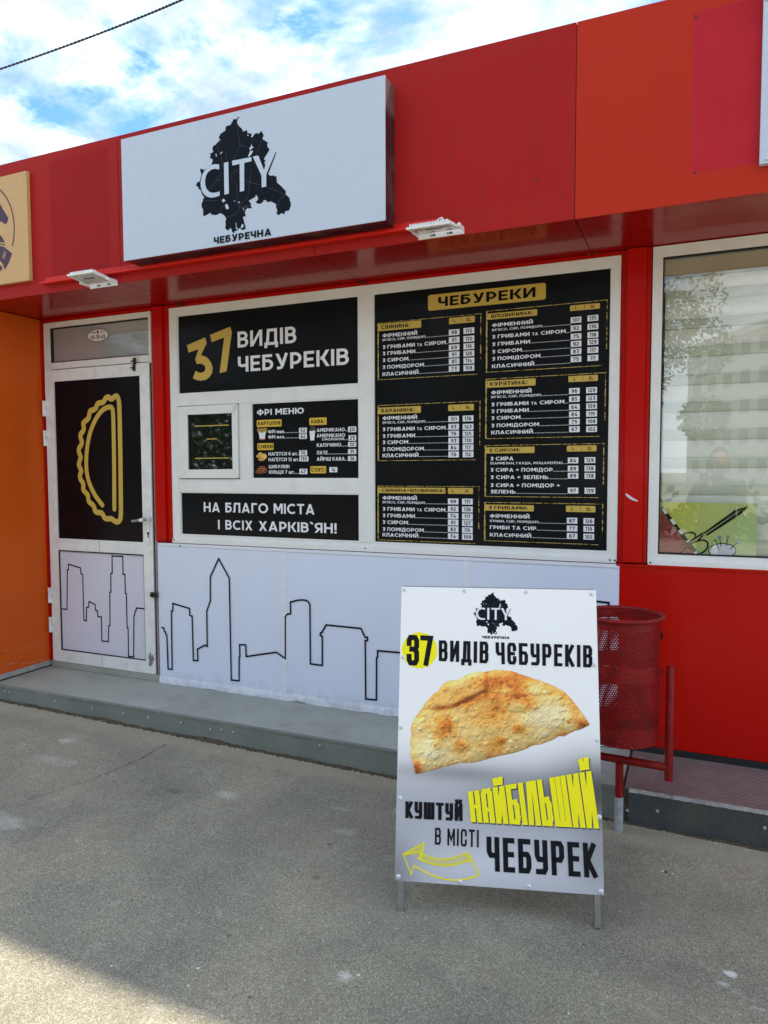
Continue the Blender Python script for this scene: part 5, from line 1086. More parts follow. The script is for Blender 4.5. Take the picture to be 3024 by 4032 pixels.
def perforated(z0, z1):
    m = MB(); rows = int((z1-z0)/.0086); dz = (z1-z0)/rows; n = NB; da = 2*math.pi/n; hr = .0029
    for j in range(rows):
        for k in range(n):
            a0 = (k+(.5 if j % 2 else 0))*da; zc_ = z0+(j+.5)*dz
            def P(da_, dz_): a = a0+da_/RB; return (BX+RB*math.cos(a), BYc+RB*math.sin(a), zc_+dz_)
            hw = da*RB/2; hh = dz/2; o8 = [(-hw, -hh), (0, -hh), (hw, -hh), (hw, 0), (hw, hh), (0, hh), (-hw, hh), (-hw, 0)]
            i8 = [(hr*math.cos(R(225+45*q)), hr*math.sin(R(225+45*q))) for q in range(8)]
            m.add([P(*p) for p in o8]+[P(*p) for p in i8], [(q, (q+1) % 8, 8+(q+1) % 8, 8+q) for q in range(8)])
    return kind(m.build('perforated_sheet', bin_red, lit), 'stuff')
perforated(zz[1], zz[0]); perforated(zz[3], zz[2])
m = MB(); m.add(ring(zbm+.012, RB-.004, 56), [tuple(range(56))]); m.build('bin_floor', bin_red, lit)
m = MB(); nn_ = 64; vs = []
for k in range(nn_):
    a = 2*math.pi*k/nn_
    for q in range(8):
        b_ = 2*math.pi*q/8; rr_ = RB+.010+.010*math.cos(b_); vs.append((BX+rr_*math.cos(a), BYc+rr_*math.sin(a), zt+.003+.009*math.sin(b_)))
m.add(vs, [(k*8+q, k*8+(q+1) % 8, ((k+1) % nn_)*8+(q+1) % 8, ((k+1) % nn_)*8+q) for k in range(nn_) for q in range(8)]); m.build('rim', bin_red, lit, smooth=True)
PYp = -.545; RT = .0165
m = MB(); m.tube([(BX, PYp, .286), (BX, PYp, .14)], RT, 14); m.build('post', bin_red, lit, smooth=True)
m = MB(); m.tube([(BX, PYp, .142), (BX, PYp, .05), (BX, PYp, ground_z(BX)-.01)], [RT+.0012, RT+.0018, RT+.0015], 14); o = m.build('post', post_grey, lit, smooth=True); o['label'] = 'grey-painted foot of the post'
m = MB(); m.tube([(BX+.19, PYp, .296), (BX-.19, PYp, .304)], RT, 14); m.build('crossbar', bin_red, lit, smooth=True)
for sx in (1, -1):
    xu = BX+sx*.190; m = MB(); m.tube([(xu, PYp, .243), (xu, PYp, .710), (xu, PYp, .716)], [RT, RT, RT*.7], 14); m.build('upright', bin_red, lit, smooth=True)
    for zq in (.685, .413):
        m = MB(); m.tube([(xu, PYp, zq), (xu-sx*.045, PYp, zq)], .0045, 8); m.build('pivot_pin', bin_red, lit)
    m = MB(); m.box((xu-sx*.030, PYp-.006, .36), (xu-sx*.034, PYp+.006, .70)); m.build('hanger_strap', bin_red, lit)
m = MB(); c = Vector((BX+.19+RT+.008, PYp, .405)); m.tube([c+Vector((.006*math.cos(k*.7), 0, .016*math.sin(k*.7))) for k in range(10)], .0025, 6); m.build('lock_ring', bin_red, lit)
m = MB(); m.box((BX+RB-.004, PYp-.012, .82), (BX+RB+.006, PYp+.012, .862)); m.box((BX+RB+.002, PYp-.012, .826), (BX+RB+.012, PYp+.010, .848)); m.build('bracket', bin_red, lit)
c = at(2383, 2660, BYc-RB*.8); ang = math.atan2(c.y-BYc, c.x-BX); rad = Vector((math.cos(ang), math.sin(ang), 0)); cc_ = Vector((BX, BYc, c.z))+rad*(RB-.002); m = MB(); m.tube([cc_, cc_+rad*.004, cc_+rad*.006], [.030, .030, .022], 20); m.build('round_boss', bin_red, lit, smooth=True)

# ------------------------------------------------------------------ sandwich board
ABo = Vector((-.9006, -1.4349, ground_z(-.9))); PSI, TH, ABW, HB, HT, EX = .2812, .2475, .6717, .1028, 1.1078, .0122
ux_ = Vector((math.cos(PSI), math.sin(PSI), 0)); bk = Vector((-math.sin(PSI), math.cos(PSI), 0)); up_ = math.cos(TH)*Vector((0, 0, 1))+math.sin(TH)*bk
ab = thing('sandwich_board', 'white sandwich board advertising 37 kinds of cheburek with a big fried pastry', 'sandwich board', tuple(ABo+bk*.27+ux_*ABW/2))
AF = Frame(ABo.copy(), ux_, up_); AF.o.z = 0.0
za = zoomf(AF, .63333, 1500, 2250)
def slab(m, fr, a0, b0, a1, b1, d0, d1, mi=0):
    vs = [fr.P(a, b, d) for d in (d0, d1) for (a, b) in ((a0, b0), (a1, b0), (a1, b1), (a0, b1))]
    m.add(vs, [(0, 3, 2, 1), (4, 5, 6, 7), (0, 1, 5, 4), (1, 2, 6, 5), (2, 3, 7, 6), (3, 0, 4, 7)], mi)
poster_pts = bpy.data.materials.new('poster_print'); poster_pts.use_nodes = True; t = poster_pts.node_tree; b_ = t.nodes['Principled BSDF']; b_.inputs['Roughness'].default_value = .30; b_.inputs['Coat Weight'].default_value = .2
vc = N(t, 'ShaderNodeVertexColor', layer_name='print'); t.links.new(vc.outputs[0], b_.inputs['Base Color'])
ge = N(t, 'ShaderNodeNewGeometry'); bb = N(t, 'ShaderNodeBump'); bb.inputs['Strength'].default_value = .06; t.links.new(noise(t, ge.outputs['Position'], 9, 5, .6), bb.inputs['Height']); t.links.new(bb.outputs[0], b_.inputs['Normal'])
def srgb(c): c = np.asarray(c)/255.0; return np.where(c < .04045, c/12.92, ((c+.055)/1.055)**2.4)
def vcol_grid(a, b, colfn, inside=None, d=0.0, name='sheet', parent=None, mat_=None):
    """grid of points a (H,W), b (H,W) in surface coordinates with printed colours"""
    H, Wd = a.shape; idx = -np.ones((H, Wd), int); keep = inside if inside is not None else np.ones((H, Wd), bool)
    cell = keep[:-1, :-1] & keep[1:, :-1] & keep[:-1, 1:] & keep[1:, 1:]
    used = np.zeros((H, Wd), bool)
    used[:-1, :-1] |= cell; used[1:, :-1] |= cell; used[:-1, 1:] |= cell; used[1:, 1:] |= cell
    idx[used] = np.arange(used.sum()); A_, B_ = a[used], b[used]
    o = Vector(parent['_o']); P = np.array(AF.o-o)[None]+A_[:, None]*np.array(AF.u)+B_[:, None]*np.array(AF.v)+d*np.array(AF.n)
    j, i = np.nonzero(cell); F = np.stack([idx[j+1, i], idx[j+1, i+1], idx[j, i+1], idx[j, i]], 1)
    me = bpy.data.meshes.new(name); me.from_pydata(P.tolist(), [], F.tolist()); me.materials.append(mat_)
    ca = me.color_attributes.new('print', 'FLOAT_COLOR', 'POINT'); C_ = np.ones((len(P), 4)); C_[:, :3] = colfn[used]; ca.data.foreach_set('color', C_.ravel())
    ob = bpy.data.objects.new(name, me); COL.objects.link(ob); ob.parent = parent; ob['_o'] = parent['_o']; return ob
# lower / upper edge of the sheet
a0, a1, b0, b1 = -EX, ABW+EX, HB, HT
m = MB(); slab(m, AF, a0, b0, a1, b1, -.004, 0); m.build('board_panel', rivet_m, ab)
gy, gx = np.mgrid[0:90, 0:60]; ga = a0+(a1-a0)*gx/59.0; gb = b1+(b0-b1)*gy/89.0
u_ = gx/59.0; v_ = gy/89.0
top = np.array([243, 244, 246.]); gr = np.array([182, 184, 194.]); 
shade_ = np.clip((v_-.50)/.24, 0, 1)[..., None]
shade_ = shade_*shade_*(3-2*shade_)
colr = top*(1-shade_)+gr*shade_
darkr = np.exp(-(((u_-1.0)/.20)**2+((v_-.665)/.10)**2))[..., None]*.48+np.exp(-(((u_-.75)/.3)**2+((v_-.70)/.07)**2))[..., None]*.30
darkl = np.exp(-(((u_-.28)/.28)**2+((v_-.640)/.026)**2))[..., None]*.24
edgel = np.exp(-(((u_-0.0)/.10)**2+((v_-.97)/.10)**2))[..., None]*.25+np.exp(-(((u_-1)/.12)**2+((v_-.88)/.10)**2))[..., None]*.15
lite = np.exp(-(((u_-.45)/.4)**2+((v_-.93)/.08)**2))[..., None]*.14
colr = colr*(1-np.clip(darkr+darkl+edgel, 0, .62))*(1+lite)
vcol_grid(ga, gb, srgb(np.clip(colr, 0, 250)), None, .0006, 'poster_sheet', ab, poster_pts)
# printed photograph of the pastry
OUT = np.array([(185,960),(205,915),(240,872),(262,835),(300,790),(335,755),(360,740),(370,715),(400,690),(440,672),(480,678),(520,650),(560,628),(600,618),(640,624),(700,612),(750,610),(800,615),(850,632),(900,648),(960,665),(1050,700),(1110,728),(1150,752),(1195,800),(1230,850),(1262,890),(1285,925),(1303,958),(1275,968),(1240,985),(1190,1000),(1135,1030),(1120,1022),(1060,1050),(1000,1078),(950,1082),(900,1105),(850,1125),(800,1138),(700,1155),(640,1178),(560,1192),(500,1190),(440,1208),(400,1215),(350,1230),(300,1240),(270,1250),(240,1257),(212,1260),(205,1230),(197,1185),(180,1140),(188,1100),(180,1060),(190,1020),(186,990)], float)
OUT = np.concatenate([np.stack([OUT*.75+np.roll(OUT, -1, 0)*.25, OUT*.25+np.roll(OUT, -1, 0)*.75], 1).reshape(-1, 2)])
OUT = OUT+rng.normal(0, 1.6, OUT.shape)
step_ = 3.4; X, Y = np.meshgrid(np.arange(172, 1312, step_), np.arange(602, 1268, step_))
def inside(P, X, Y):
    r_ = np.zeros(X.shape, bool); n = len(P)
    for i in range(n):
        x1_, y1_ = P[i]; x2, y2 = P[(i+1) % n]; c_ = ((y1_ > Y) != (y2 > Y)); xi = (x2-x1_)*(Y-y1_)/(y2-y1_+1e-9)+x1_; r_ ^= c_ & (X < xi)
    return r_
ins = inside(OUT, X, Y)
def vnoise(X, Y, s_, seed):
    r_ = np.random.default_rng(seed); g_ = r_.random((80, 80)); x = X/s_; y = Y/s_; xi = np.floor(x).astype(int) % 79; yi = np.floor(y).astype(int) % 79; fx = x-np.floor(x); fy = y-np.floor(y); fx = fx*fx*(3-2*fx); fy = fy*fy*(3-2*fy)
    return (g_[yi, xi]*(1-fx)+g_[yi, xi+1]*fx)*(1-fy)+(g_[yi+1, xi]*(1-fx)+g_[yi+1, xi+1]*fx)*fy
fb = lambda s_, sd: (vnoise(X, Y, s_, sd)+.5*vnoise(X, Y, s_/2, sd+1)+.25*vnoise(X, Y, s_/4, sd+2))/1.75
dist = np.full(X.shape, 1e9)
for i in range(len(OUT)):
    p, q = OUT[i], OUT[(i+1) % len(OUT)]; d_ = q-p; tt_ = np.clip(((X-p[0])*d_[0]+(Y-p[1])*d_[1])/(d_@d_), 0, 1); dist = np.minimum(dist, np.hypot(X-p[0]-tt_*d_[0], Y-p[1]-tt_*d_[1]))
hgt = 44*np.sqrt(np.clip(dist/170, 0, 1))+16*fb(80, 3)+6*fb(26, 9)
brown = .20+.42*np.clip(fb(120, 31)-.42, 0, 1)*2
def blob_(x, y, rx, ry, a=0):
    ca, sa = math.cos(a), math.sin(a); u = ((X-x)*ca+(Y-y)*sa)/rx; v = (-(X-x)*sa+(Y-y)*ca)/ry; return np.exp(-(u*u+v*v))
brown += .55*blob_(400, 960, 60, 50)+.5*blob_(860, 790, 110, 55, .1)+.45*blob_(740, 680, 130, 40)+.5*blob_(560, 800, 120, 28, -.25)+.7*blob_(1250, 950, 55, 35, .5)+.8*blob_(225, 1225, 28, 45)+.4*blob_(1140, 1010, 40, 20)+.35*blob_(690, 900, 150, 60)+.3*blob_(1100, 770, 60, 25, .4)+.3*blob_(860, 980, 60, 30)
brown -= .35*blob_(1030, 900, 150, 80)+.3*blob_(330, 1120, 100, 70)+.25*blob_(480, 690, 110, 35, -.4)+.25*blob_(600, 640, 60, 25)
r_ = np.random.default_rng(5)
# fold running over the top left
yf = 842-.27*(X-330)+20*np.sin((X-330)/70.0); win_ = 1/(1+np.exp(-(X-300)/18.0))/(1+np.exp((X-650-.12*(Y-700))/9.0))
hgt += 17/(1+np.exp(np.clip((Y-yf)/7, -30, 30)))*win_
brown += .45*np.exp(-((Y-yf-8)/12)**2)*win_; brown += .30*np.exp(-((X-655)/16)**2)*(Y < 800)*np.clip((800-Y)/60, 0, 1)
hgt += 6*np.exp(-(((X-480-(690-Y)*1.2)/150)**2+((Y-700)/50)**2))
big_b = [(840, 825, 78, 52), (370, 960, 66, 55), (1090, 940, 48, 38), (960, 745, 42, 26), (1095, 778, 34, 24), (465, 925, 20, 19), (320, 1140, 45, 38), (350, 1085, 28, 26), (930, 840, 36, 34), (700, 720, 50, 36), (1190, 880, 34, 44), (500, 1085, 50, 44), (850, 975, 40, 34), (750, 1050, 34, 26), (1010, 1010, 40, 28)]
bubs = [(x, y, a_, b2, 5.0) for x, y, a_, b2 in big_b]
for _ in range(900):
    x, y = r_.uniform(190, 1290), r_.uniform(620, 1240); s_ = r_.choice([5, 7, 9, 12, 17], p=[.34, .30, .2, .11, .05])*r_.uniform(.8, 1.2); bubs.append((x, y, s_, s_*r_.uniform(.75, 1.0), 1.2+s_*.17))
for x, y, rx, ry, hh in bubs:
    i0, i1 = max(0, int((x-rx*1.5-172)/step_)), int((x+rx*1.5-172)/step_)+2; j0, j1 = max(0, int((y-ry*1.5-602)/step_)), int((y+ry*1.5-602)/step_)+2
    sx_, sy_ = X[j0:j1, i0:i1], Y[j0:j1, i0:i1]; q2 = ((sx_-x)/rx)**2+((sy_-y)/ry)**2
    hgt[j0:j1, i0:i1] += hh*np.sqrt(np.clip(1-q2, 0, 1)); brown[j0:j1, i0:i1] += (.16 if hh < 6 else .20)*np.exp(-((np.sqrt(q2)-1)/.16)**2)*(.55+.45*(sx_-x)/rx)-(.14 if r_.random() < .6 else -.22)*np.clip(1-q2, 0, 1)
brown += .35*np.exp(-dist/9); brown += (fb(9, 77)-.5)*.20
gyy, gxx = np.gradient(hgt, step_)
lam = np.clip(.80+.62*(-gxx*.35+gyy*-1*-.0)+.0, .4, 1.3); lam = np.clip(.95+.40*(gyy*.9+gxx*.35), .66, 1.18)
stops = np.array([[255, 234, 180], [255, 212, 128], [248, 176, 80], [222, 128, 42], [166, 80, 22]], float); bq = np.clip(brown, 0, .999)*4; k0_ = np.floor(bq).astype(int); fr_ = (bq-k0_)[..., None]; cl = stops[k0_]*(1-fr_)+stops[np.minimum(k0_+1, 4)]*fr_
cl = np.clip(cl*lam[..., None], 0, 252)
TLc, TRc, BLc = za(172, 602), za(1312, 602), za(172, 1268)
AA = np.zeros(X.shape); BB2 = np.zeros(X.shape)
# exact plane mapping of the print
nrm = AF.n; 
dx_ = (1500+X*.63333-1512)/FPX; dy_ = (2250+Y*.63333-2016)/FPX
D = [FWD[i]+dx_*RGT[i]-dy_*UPV[i] for i in range(3)]; den = sum(D[i]*nrm[i] for i in range(3)); tt_ = (AF.o-CAM).dot(nrm)/den
Pp = [CAM[i]+D[i]*tt_-AF.o[i] for i in range(3)]; AA = sum(Pp[i]*AF.u[i] for i in range(3)); BB2 = sum(Pp[i]*AF.v[i] for i in range(3))
vcol_grid(AA, BB2, srgb(cl), ins, .0014, 'pastry_picture', ab, poster_pts)
# print
yel = material('lemon_yellow_print', (0.95, 0.86, 0.012), .5, spec=.2); blk = material('charcoal_print', (0.008, 0.009, 0.012), .5, spec=.12)
m = MB(); c = za(240, 490); rx_ = (za(350, 490)[0]-za(130, 490)[0])/2; m.poly(AF, [(c[0]+rx_*math.cos(k*.1963), c[1]+rx_*math.sin(k*.1963)) for k in range(32)], .0012); m.build('yellow_disc', yel, ab)
def cond(body, BL, BR, TR, TL, th, gap, lw_, mt, d=.002, name='lettering'):
    m = MB(); condensed(m, AF, body, [za(*BL), za(*BR), za(*TR), za(*TL)], th, gap, lw_, d); return m.build(name, mt, ab)
cond('37', (160, 584), (322, 588), (324, 400), (160, 393), .17, .04, .26, blk, .0018)
cond('ВИДІВ', (360, 557), (668, 572), (670, 437), (360, 428), .15, .11, .24, blk)
cond('ЧЄБУРЕКІВ', (715, 575), (1314, 598), (1314, 460), (712, 440), .15, .11, .24, blk)
cond('КУШТУЙ', (152, 1533), (508, 1552), (508, 1443), (152, 1428), .17, .07, .21, blk)
cond('В МІСТІ', (335, 1697), (608, 1715), (608, 1606), (337, 1592), .13, .14, .30, blk)
cond('ЧЕБУРЕК', (660, 1862), (1347, 1905), (1335, 1690), (656, 1647), .155, .11, .25, blk)
sh = material('grey_letter_shadow_print', (0.07, 0.07, 0.10), .4)
cond('НАЙБІЛЬШИЙ', (566, 1566), (1362, 1606), (1313, 1246), (548, 1377), .118, .028, .150, sh, .0018, 'lettering')
cond('НАЙБІЛЬШИЙ', (560, 1557), (1357, 1598), (1305, 1238), (540, 1368), .118, .028, .150, yel, .0030, 'lettering')
m = MB(); sw = .0052
m.stroke(AF, [za(*p) for p in [(235,1785),(262,1745),(262,1735),(268,1687),(140,1757),(187,1882),(207,1828)]], sw*.8, .0016)
m.stroke(AF, [za(*p) for p in smooth_path([(207,1828),(300,1885),(400,1915),(480,1920),(560,1905),(612,1885)], 2)], sw, .0017)
m.stroke(AF, [za(*p) for p in [(612,1885),(575,1815),(540,1748)]], sw, .0018)
up1 = smooth_path([(243,1745),(300,1775),(370,1790),(450,1780),(540,1748)], 2); lo1 = smooth_path([(235,1785),(300,1815),(380,1830),(470,1822),(560,1793)], 2)
m.stroke(AF, [za(*p) for p in up1], sw*.7, .0019); m.stroke(AF, [za(*p) for p in lo1], sw, .0020)
for k in range(60):
    i = int(k/60*(len(up1)-1)); a_, b2 = up1[i], lo1[min(i+0, len(lo1)-1)]; f_ = k/60*(len(up1)-1)-i
    a_ = (a_[0]+(up1[i+1][0]-a_[0])*f_, a_[1]+(up1[i+1][1]-a_[1])*f_); b2 = (b2[0]+(lo1[i+1][0]-b2[0])*f_, b2[1]+(lo1[i+1][1]-b2[1])*f_)
    m.stroke(AF, [za(a_[0]+5, a_[1]), za(b2[0]-5, b2[1])], .0013, .0021+k*.00001)
for k in range(22): m.stroke(AF, [za(150+k*5.2, 1752-k*2.9), za(146+k*5.0, 1768-k*.7)], .0013, .0021+k*.00001)
m.stroke(AF, [za(140, 1757), za(262, 1735)], sw*.7, .0022)
m.build('arrow_outline', yel, ab)
lc = za(712, 262); ks = (za(855, 300)[0]-za(580, 300)[0])/(max(p[0] for p in LG['blob'])-min(p[0] for p in LG['blob'])); kv = (za(700, 130)[1]-za(700, 395)[1])/(max(p[1] for p in LG['blob'])-min(p[1] for p in LG['blob']))
bx_c = (max(p[0] for p in LG['blob'])+min(p[0] for p in LG['blob']))/2; bz_c = (max(p[1] for p in LG['blob'])+min(p[1] for p in LG['blob']))/2
wprint = material('poster_white_print', (.76, .79, .86), .4)
logo(AF, lc[0]-bx_c*ks, lc[1]-bz_c*kv, ks, kv, ab, wprint, .0012)
m = MB(); a = za(628, 416); text(m, AF, 'ЧЕБУРЕЧНА', a[0], a[1], za(628, 400)[1]-a[1], za(800, 422)[0], off=.05, d=.002); m.build('lettering', blk, ab)
rv = None
for p in ((146,113),(520,120),(903,128),(1307,140),(138,533),(1327,582),(126,969),(1343,1047),(118,1410),(1357,1527),(108,1897),(490,1930),(920,1960),(1367,1990)):
    q = za(*p); P_ = AF.P(q[0], q[1], 0)
    if rv is None:
        m = MB(); m.tube([P_, P_+AF.n*.003, P_+AF.n*.0055], [.0085, .008, .004], 10); m.tube([P_+AF.n*.005, P_+AF.n*.0065], .0022, 6, 1); rv = m.build('rivet', [rivet_m, steel], ab, smooth=True); rp = P_.copy()
    else: o = rv.copy(); COL.objects.link(o); o.location = P_-rp
# frame: square tube legs, front pair and the rear pair leaning back
def leg(a, fr, b0_, b1_, w=.020, name='leg'):
    m = MB(); slab(m, fr, a, b0_, a+w, b1_, -.0045-w, -.0045); return m.build(name, steel, ab, bevel=.0015)
leg(0, AF, .0, HT-.004); leg(ABW-.020, AF, .0, HT-.004)
gzr = ground_z(-.26)-ground_z(-.9)
topP = AF.P(0, HT, -.03); RBk = Frame(topP, ux_, (math.cos(TH)*Vector((0, 0, 1))-math.sin(TH)*bk))
Lr = topP.z/math.cos(TH)
def leg2(a, w=.020):
    vs_m = MB(); n2 = RBk.n
    vs = [RBk.P(a_, b, d) for d in (0, -w) for (a_, b) in ((a, -Lr+.006), (a+w, -Lr+.006), (a+w, -.004), (a, -.004))]
    vs_m.add(vs, [(0, 3, 2, 1), (4, 5, 6, 7), (0, 1, 5, 4), (1, 2, 6, 5), (2, 3, 7, 6), (3, 0, 4, 7)]); return vs_m.build('leg', steel, ab, bevel=.0015)
leg2(0); leg2(ABW-.02)
m = MB(); slab(m, AF, -EX+.005, HT-.001, ABW+EX-.006, HT+.004, -.030, .0003); m.build('top_bar', steel, ab, bevel=.001)
m = MB(); slab(m, RBk, -EX, -(HT-HB)-.0, ABW+EX, -.006, -.0245, -.0215); m.build('rear_panel', rivet_m, ab)
for b_ in (HB+.012,): 
    m = MB(); slab(m, AF, .0205, b_, ABW-.0205, b_+.02, -.0245, -.0046); m.build('lower_rail', steel, ab)

# ------------------------------------------------------------------ the place across the yard (seen in reflections)
leaf = material('tree_leaves', (0.036, 0.060, 0.011), .7, spec=.12, var=.3, vscale=2.5); base_of(leaf).inputs['Transmission Weight'].default_value = 0.0
bark = material('tree_bark', (0.10, 0.075, 0.05), .9, var=.3, vscale=6, bump=.6, bscale=12)
def crown_mesh(seed, h, r):
    r_ = np.random.default_rng(seed); V, F = [], []; n = 24000
    cl_ = [(r_.uniform(-r*.7, r*.7), r_.uniform(-r*.7, r*.7), h*r_.uniform(.32, .95), r_.uniform(.22, .5)*r) for _ in range(26)]
    for i in range(n):
        c = cl_[r_.integers(len(cl_))]; d = r_.normal(size=3); d /= np.linalg.norm(d); p = np.array(c[:3])+d*c[3]*r_.uniform(.7, 1.05); s_ = r_.uniform(.035, .085)
        a = r_.normal(size=3); a /= np.linalg.norm(a); b = np.cross(a, r_.normal(size=3)); b /= np.linalg.norm(b); k = len(V)
        V += [p-a*s_, p+b*s_*.5, p+a*s_, p-b*s_*.5]; F.append((k, k+1, k+2, k+3))
    return V, F
protos = []
for sd, (h, r) in enumerate(((6.5, 2.6), (7.5, 2.9))):
    V, F = crown_mesh(sd+40, h, r); me = bpy.data.meshes.new('crown'); me.from_pydata([tuple(v) for v in V], [], F); me.materials.append(leaf)
    m = MB(); rr2 = random.Random(sd); m.tube([(0, 0, -.1), (.05, .02, h*.25), (-.05, .05, h*.5), (.05, 0, h*.8)], [.20, .16, .12, .04], 9)
    for k in range(6):
        a = k*1.05; z_ = h*(.3+.07*k); m.tube([(0, 0, z_), (math.cos(a)*r*.3, math.sin(a)*r*.3, z_+.6), (math.cos(a)*r*.6, math.sin(a)*r*.6, z_+1.0)], [.08, .055, .02], 6)
    protos.append((me, m))
spots = [(-9.5, -16, 0, 1.05, 'tree with drooping crown, farthest left across the yard'), (-14, -19, 1, 1.1, 'leafy tree at the far left end of the row across the yard'), (-5.2, -17.5, 1, 1.0, 'broad green tree opposite the serving hatch'), (-2.4, -20, 0, 1.15, 'rounded tree left of the apartment block, reflected in the glass'), (-19, -17, 0, 1.1, 'outermost tree of the row, beyond the leafy one'), (6.5, -24, 1, .8, 'small tree in front of the apartment block')]
for (x, y, k, s_, lab) in spots:
    me, mbt = protos[k]; t_ = thing('broadleaf_tree', lab, 'tree', (x, y, ground_z(x)), 'trees across the yard'); t_.scale = (s_, s_, s_); t_.rotation_euler.z = x
    c = bpy.data.objects.new('crown', me); COL.objects.link(c); c.parent = t_
    tt2 = MB(); tt2.v, tt2.f, tt2.m = mbt.v, mbt.f, mbt.m; me2 = bpy.data.meshes.new('trunk'); me2.from_pydata(mbt.v, [], mbt.f); me2.materials.append(bark); c = bpy.data.objects.new('trunk', me2); COL.objects.link(c); c.parent = t_
# hedge line and fence across the yard
m = MB(); rq = np.random.default_rng(8)
for _ in range(42000):
    tall = rq.random() < .85; x = rq.uniform(-32, -3.2) if tall else rq.uniform(-4, 24)
    p = np.array([x, -13.5+rq.normal()*.5, (rq.random()**.8*(3.9+.7*math.sin(x*1.3)+.5*math.sin(x*3.1)) if tall else abs(rq.normal())*.4)+.1]); a = rq.normal(size=3); a /= np.linalg.norm(a); b = np.cross(a, rq.normal(size=3)); b /= np.linalg.norm(b); s_ = rq.uniform(.07, .14)
    m.add([tuple(p-a*s_), tuple(p+b*s_*.6), tuple(p+a*s_), tuple(p-b*s_*.6)], [(0, 1, 2, 3)])
kind(m.build('hedge', leaf), 'stuff')
apt = thing('apartment_building', 'pale many-storey apartment block behind the yard, reflected in the window', 'building', (16, -62, -.1))
cream = material('pale_concrete_panel', (0.60, 0.58, 0.52), .8, var=.08, vscale=.4); wdark = material('window_glass_far', (0.05, 0.06, 0.07), .1)
def rotp(x, y): a = R(62); return (-1.0+x*math.cos(a)-y*math.sin(a), -82+x*math.sin(a)+y*math.cos(a))
m = MB(); q = [rotp(0, 0), rotp(60, 0), rotp(60, -12), rotp(0, -12)]; H_ = 14.5
m.prism([Vector((a, b, -.2)) for a, b in q], (0, 0, H_)); m.build('wall', cream, apt)
m = MB(); q = [rotp(-.4, .4), rotp(60.4, .4), rotp(60.4, -12.4), rotp(-.4, -12.4)]; m.prism([Vector((a, b, H_-.2)) for a, b in q], (0, 0, .6)); m.build('roof', material('white_roof_edge', (.75, .75, .75), .7), apt)
wm = None
for fl in range(5):
    for k in range(20):
        x, z = 1.2+k*2.95, 1.2+fl*2.8; q = [rotp(x, .03), rotp(x+1.5, .03), rotp(x+1.5, -.1), rotp(x, -.1)]
        if fl*20+k < 90:
            if wm is None: mm = MB(); mm.prism([Vector((a, b, z)) for a, b in q], (0, 0, 1.4)); wm = mm.build('window', wdark, apt); w0 = (q[0], z)
            else: o = wm.copy(); COL.objects.link(o); o.location = (q[0][0]-w0[0][0], q[0][1]-w0[0][1], z-w0[1])
# overhead wires across the yard
for i, (z_, dy) in enumerate(((5.2, -9), (5.6, -9.6), (6.0, -10.2), (6.35, -10.6))):
    m = MB(); m.tube([(-30+k*3, dy, z_+.0022*(k*3-30)**2*.5+.03*(k-10)) for k in range(21)], .012, 5); tag(m.build('yard_wire', rubber, None, loc=(0, dy, z_)), ('lowest', 'second lowest', 'second highest', 'highest')[i]+' of four black overhead wires strung across the yard', 'wire', 'overhead wires across the yard')

# ------------------------------------------------------------------ the photographer (reflected in the glass)
skin = material('skin', (0.52, 0.32, 0.23), .5); hair = material('dark_hair', (0.03, 0.02, 0.015), .6); cloth = material('dark_jacket', (0.03, 0.032, 0.038), .8, var=.2); jeans = material('dark_trousers', (0.03, 0.035, 0.06), .8)
pers = thing('person', 'person in a dark jacket holding a phone up in both hands, facing the kiosk', 'person', (.16, -4.1, 0))
def skinned(joints, edges, name, mt, lv=1):
    me = bpy.data.meshes.new(name); me.from_pydata([(j[0]-.16, j[1]+4.1, j[2]) for j in joints], edges, []); o = bpy.data.objects.new(name, me); COL.objects.link(o); o.parent = pers; me.materials.append(mt)
    md = o.modifiers.new('skin', 'SKIN'); lay = me.skin_vertices[0] if len(me.skin_vertices) else None
    for i, j in enumerate(joints): lay.data[i].radius = (j[3], j[3] if len(j) < 5 else j[4])
    lay.data[0].use_root = True; s_ = o.modifiers.new('sub', 'SUBSURF'); s_.levels = lv; s_.render_levels = lv; return o
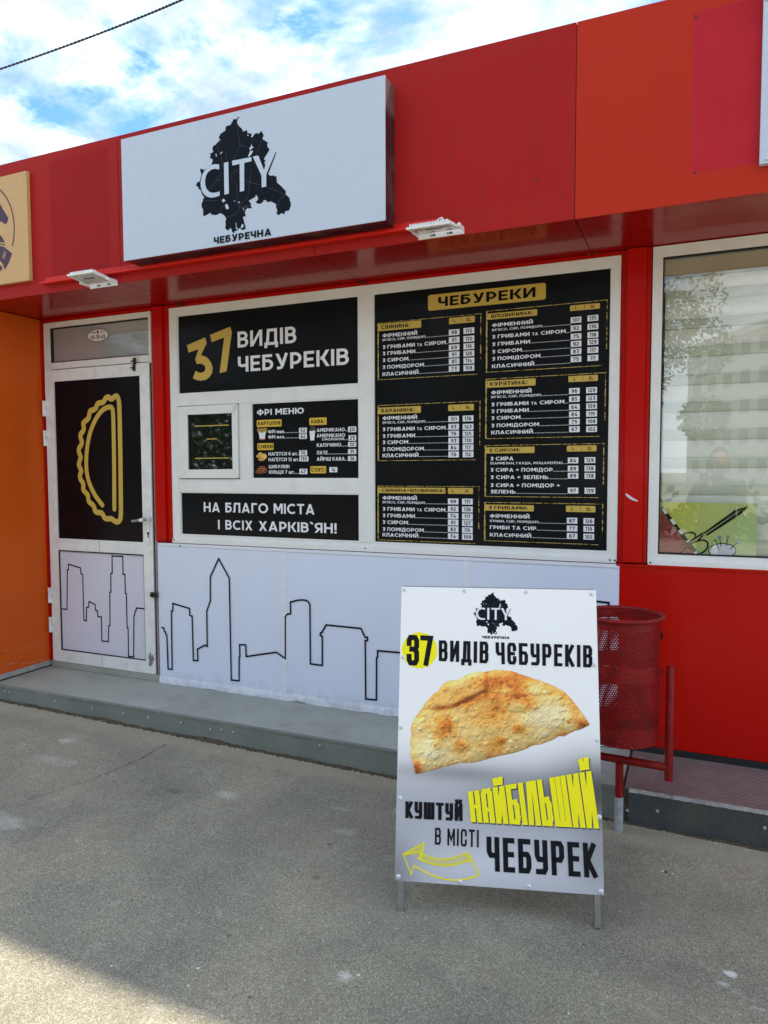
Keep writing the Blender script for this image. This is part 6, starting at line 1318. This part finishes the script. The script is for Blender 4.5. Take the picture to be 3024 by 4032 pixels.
try:
    J = [(.18,-4.12,.92,.15,.11),(.19,-4.10,1.12,.14,.10),(.20,-4.08,1.32,.16,.10),(.20,-4.06,1.42,.07,.06),(.20,-4.03,1.50,.05),
         (.02,-4.08,1.36,.055),(-.06,-3.98,1.16,.045),(.01,-3.72,1.33,.032), (.38,-4.08,1.36,.055),(.42,-3.96,1.16,.045),(.14,-3.72,1.33,.032),
         (.09,-4.12,.86,.09),(.08,-4.11,.48,.065),(.07,-4.13,.10,.045),(.08,-4.03,.04,.035),(.28,-4.12,.86,.09),(.29,-4.11,.48,.065),(.30,-4.13,.10,.045),(.30,-4.03,.04,.035)]
    E_ = [(0,1),(1,2),(2,3),(3,4),(2,5),(5,6),(6,7),(2,8),(8,9),(9,10),(0,11),(11,12),(12,13),(13,14),(0,15),(15,16),(16,17),(17,18)]
    bpy.context.view_layer.update()
    me = bpy.data.meshes.new('body'); o = None
    def mk(J, E_, name, mt):
        me = bpy.data.meshes.new(name); me.from_pydata([(j[0]-.16, j[1]+4.1, j[2]) for j in J], E_, []); me.materials.append(mt)
        o = bpy.data.objects.new(name, me); COL.objects.link(o); o.parent = pers; md = o.modifiers.new('skin', 'SKIN')
        if not len(me.skin_vertices):
            bm = bmesh.new(); bm.from_mesh(me); bm.verts.layers.skin.verify(); bm.to_mesh(me); bm.free()
        for i, j in enumerate(J): me.skin_vertices[0].data[i].radius = (j[3], j[4] if len(j) > 4 else j[3])
        me.skin_vertices[0].data[0].use_root = True; s_ = o.modifiers.new('sub', 'SUBSURF'); s_.levels = 1; s_.render_levels = 2; return o
    mk(J, E_, 'body', cloth)
    for sx, hx in ((-1, .015), (1, .125)):
        Jh = [(hx, -3.72, 1.335, .026, .020), (hx-sx*.004, -3.69, 1.375, .036, .016)]; Eh = [(0, 1)]
        for f_ in range(4):
            b0_ = len(Jh); z_ = 1.350+f_*.019; Jh += [(hx-sx*.012, -3.672, z_, .010), (hx-sx*.004, -3.650, z_+.004, .0088), (hx+sx*(-.024), -3.640, z_+.006, .008)]; Eh += [(1, b0_), (b0_, b0_+1), (b0_+1, b0_+2)]
        b0_ = len(Jh); Jh += [(hx-sx*.02, -3.69, 1.362, .011), (hx-sx*.035, -3.672, 1.388, .0095)]; Eh += [(0, b0_), (b0_, b0_+1)]
        mk(Jh, Eh, 'hand', skin)
except Exception as ex: print('person', ex)
def ellip(c, r_, name, mt, parent, cut=None):
    bm = bmesh.new(); bmesh.ops.create_icosphere(bm, subdivisions=4, radius=1)
    for v in bm.verts:
        x, y, z = v.co
        if name == 'head':
            if y > .3 and abs(x) < .35: # nose, brow and chin relief on the face side (+y)
                y += .22*math.exp(-((x/.14)**2+((z+.05)/.22)**2)); y -= .10*math.exp(-(((abs(x)-.36)/.16)**2+((z-.12)/.12)**2))
                y += .05*math.exp(-((x/.25)**2+((z+.42)/.07)**2))
            x *= 1-.22*max(0, -z)
        v.co = Vector((x*r_[0], y*r_[1], z*r_[2]))
    if cut: bmesh.ops.delete(bm, geom=[v for v in bm.verts if cut(v.co)], context='VERTS')
    me = bpy.data.meshes.new(name); bm.to_mesh(me); bm.free(); me.materials.append(mt); me.polygons.foreach_set('use_smooth', [True]*len(me.polygons)); o = bpy.data.objects.new(name, me); COL.objects.link(o); o.parent = parent; po = Vector(parent['_o']); o.location = Vector(c)-po; return o
hd = ellip((.205, -4.0, 1.60), (.075, .095, .115), 'head', skin, pers)
hr_ = ellip((.205, -4.012, 1.612), (.083, .102, .118), 'hair', hair, pers, cut=lambda c: c.y > .035 and c.z < .055 or c.z < -.05)
for sx in (-1, 1):
    ellip((.205+sx*.077, -4.0, 1.598), (.010, .020, .032), 'ear', skin, pers); ellip((.205+sx*.028, -3.918, 1.612), (.012, .008, .007), 'eye', seal, pers)
ellip((.205, -3.912, 1.552), (.024, .008, .006), 'mouth', material('lips', (.35, .12, .10), .5), pers)
m = MB(); m.box((.03, -3.645, 1.335), (.105, -3.637, 1.478)); tag(m.build('mobile_phone', seal, None, bevel=.004, loc=(.068, -3.64, 1.335)), 'black phone held upright by the photographer', 'phone')
print('tris approx', sum(len(o.data.polygons) for o in bpy.data.objects if o.type == 'MESH'))
for o in bpy.data.objects:
    if '_o' in o.keys(): del o['_o']
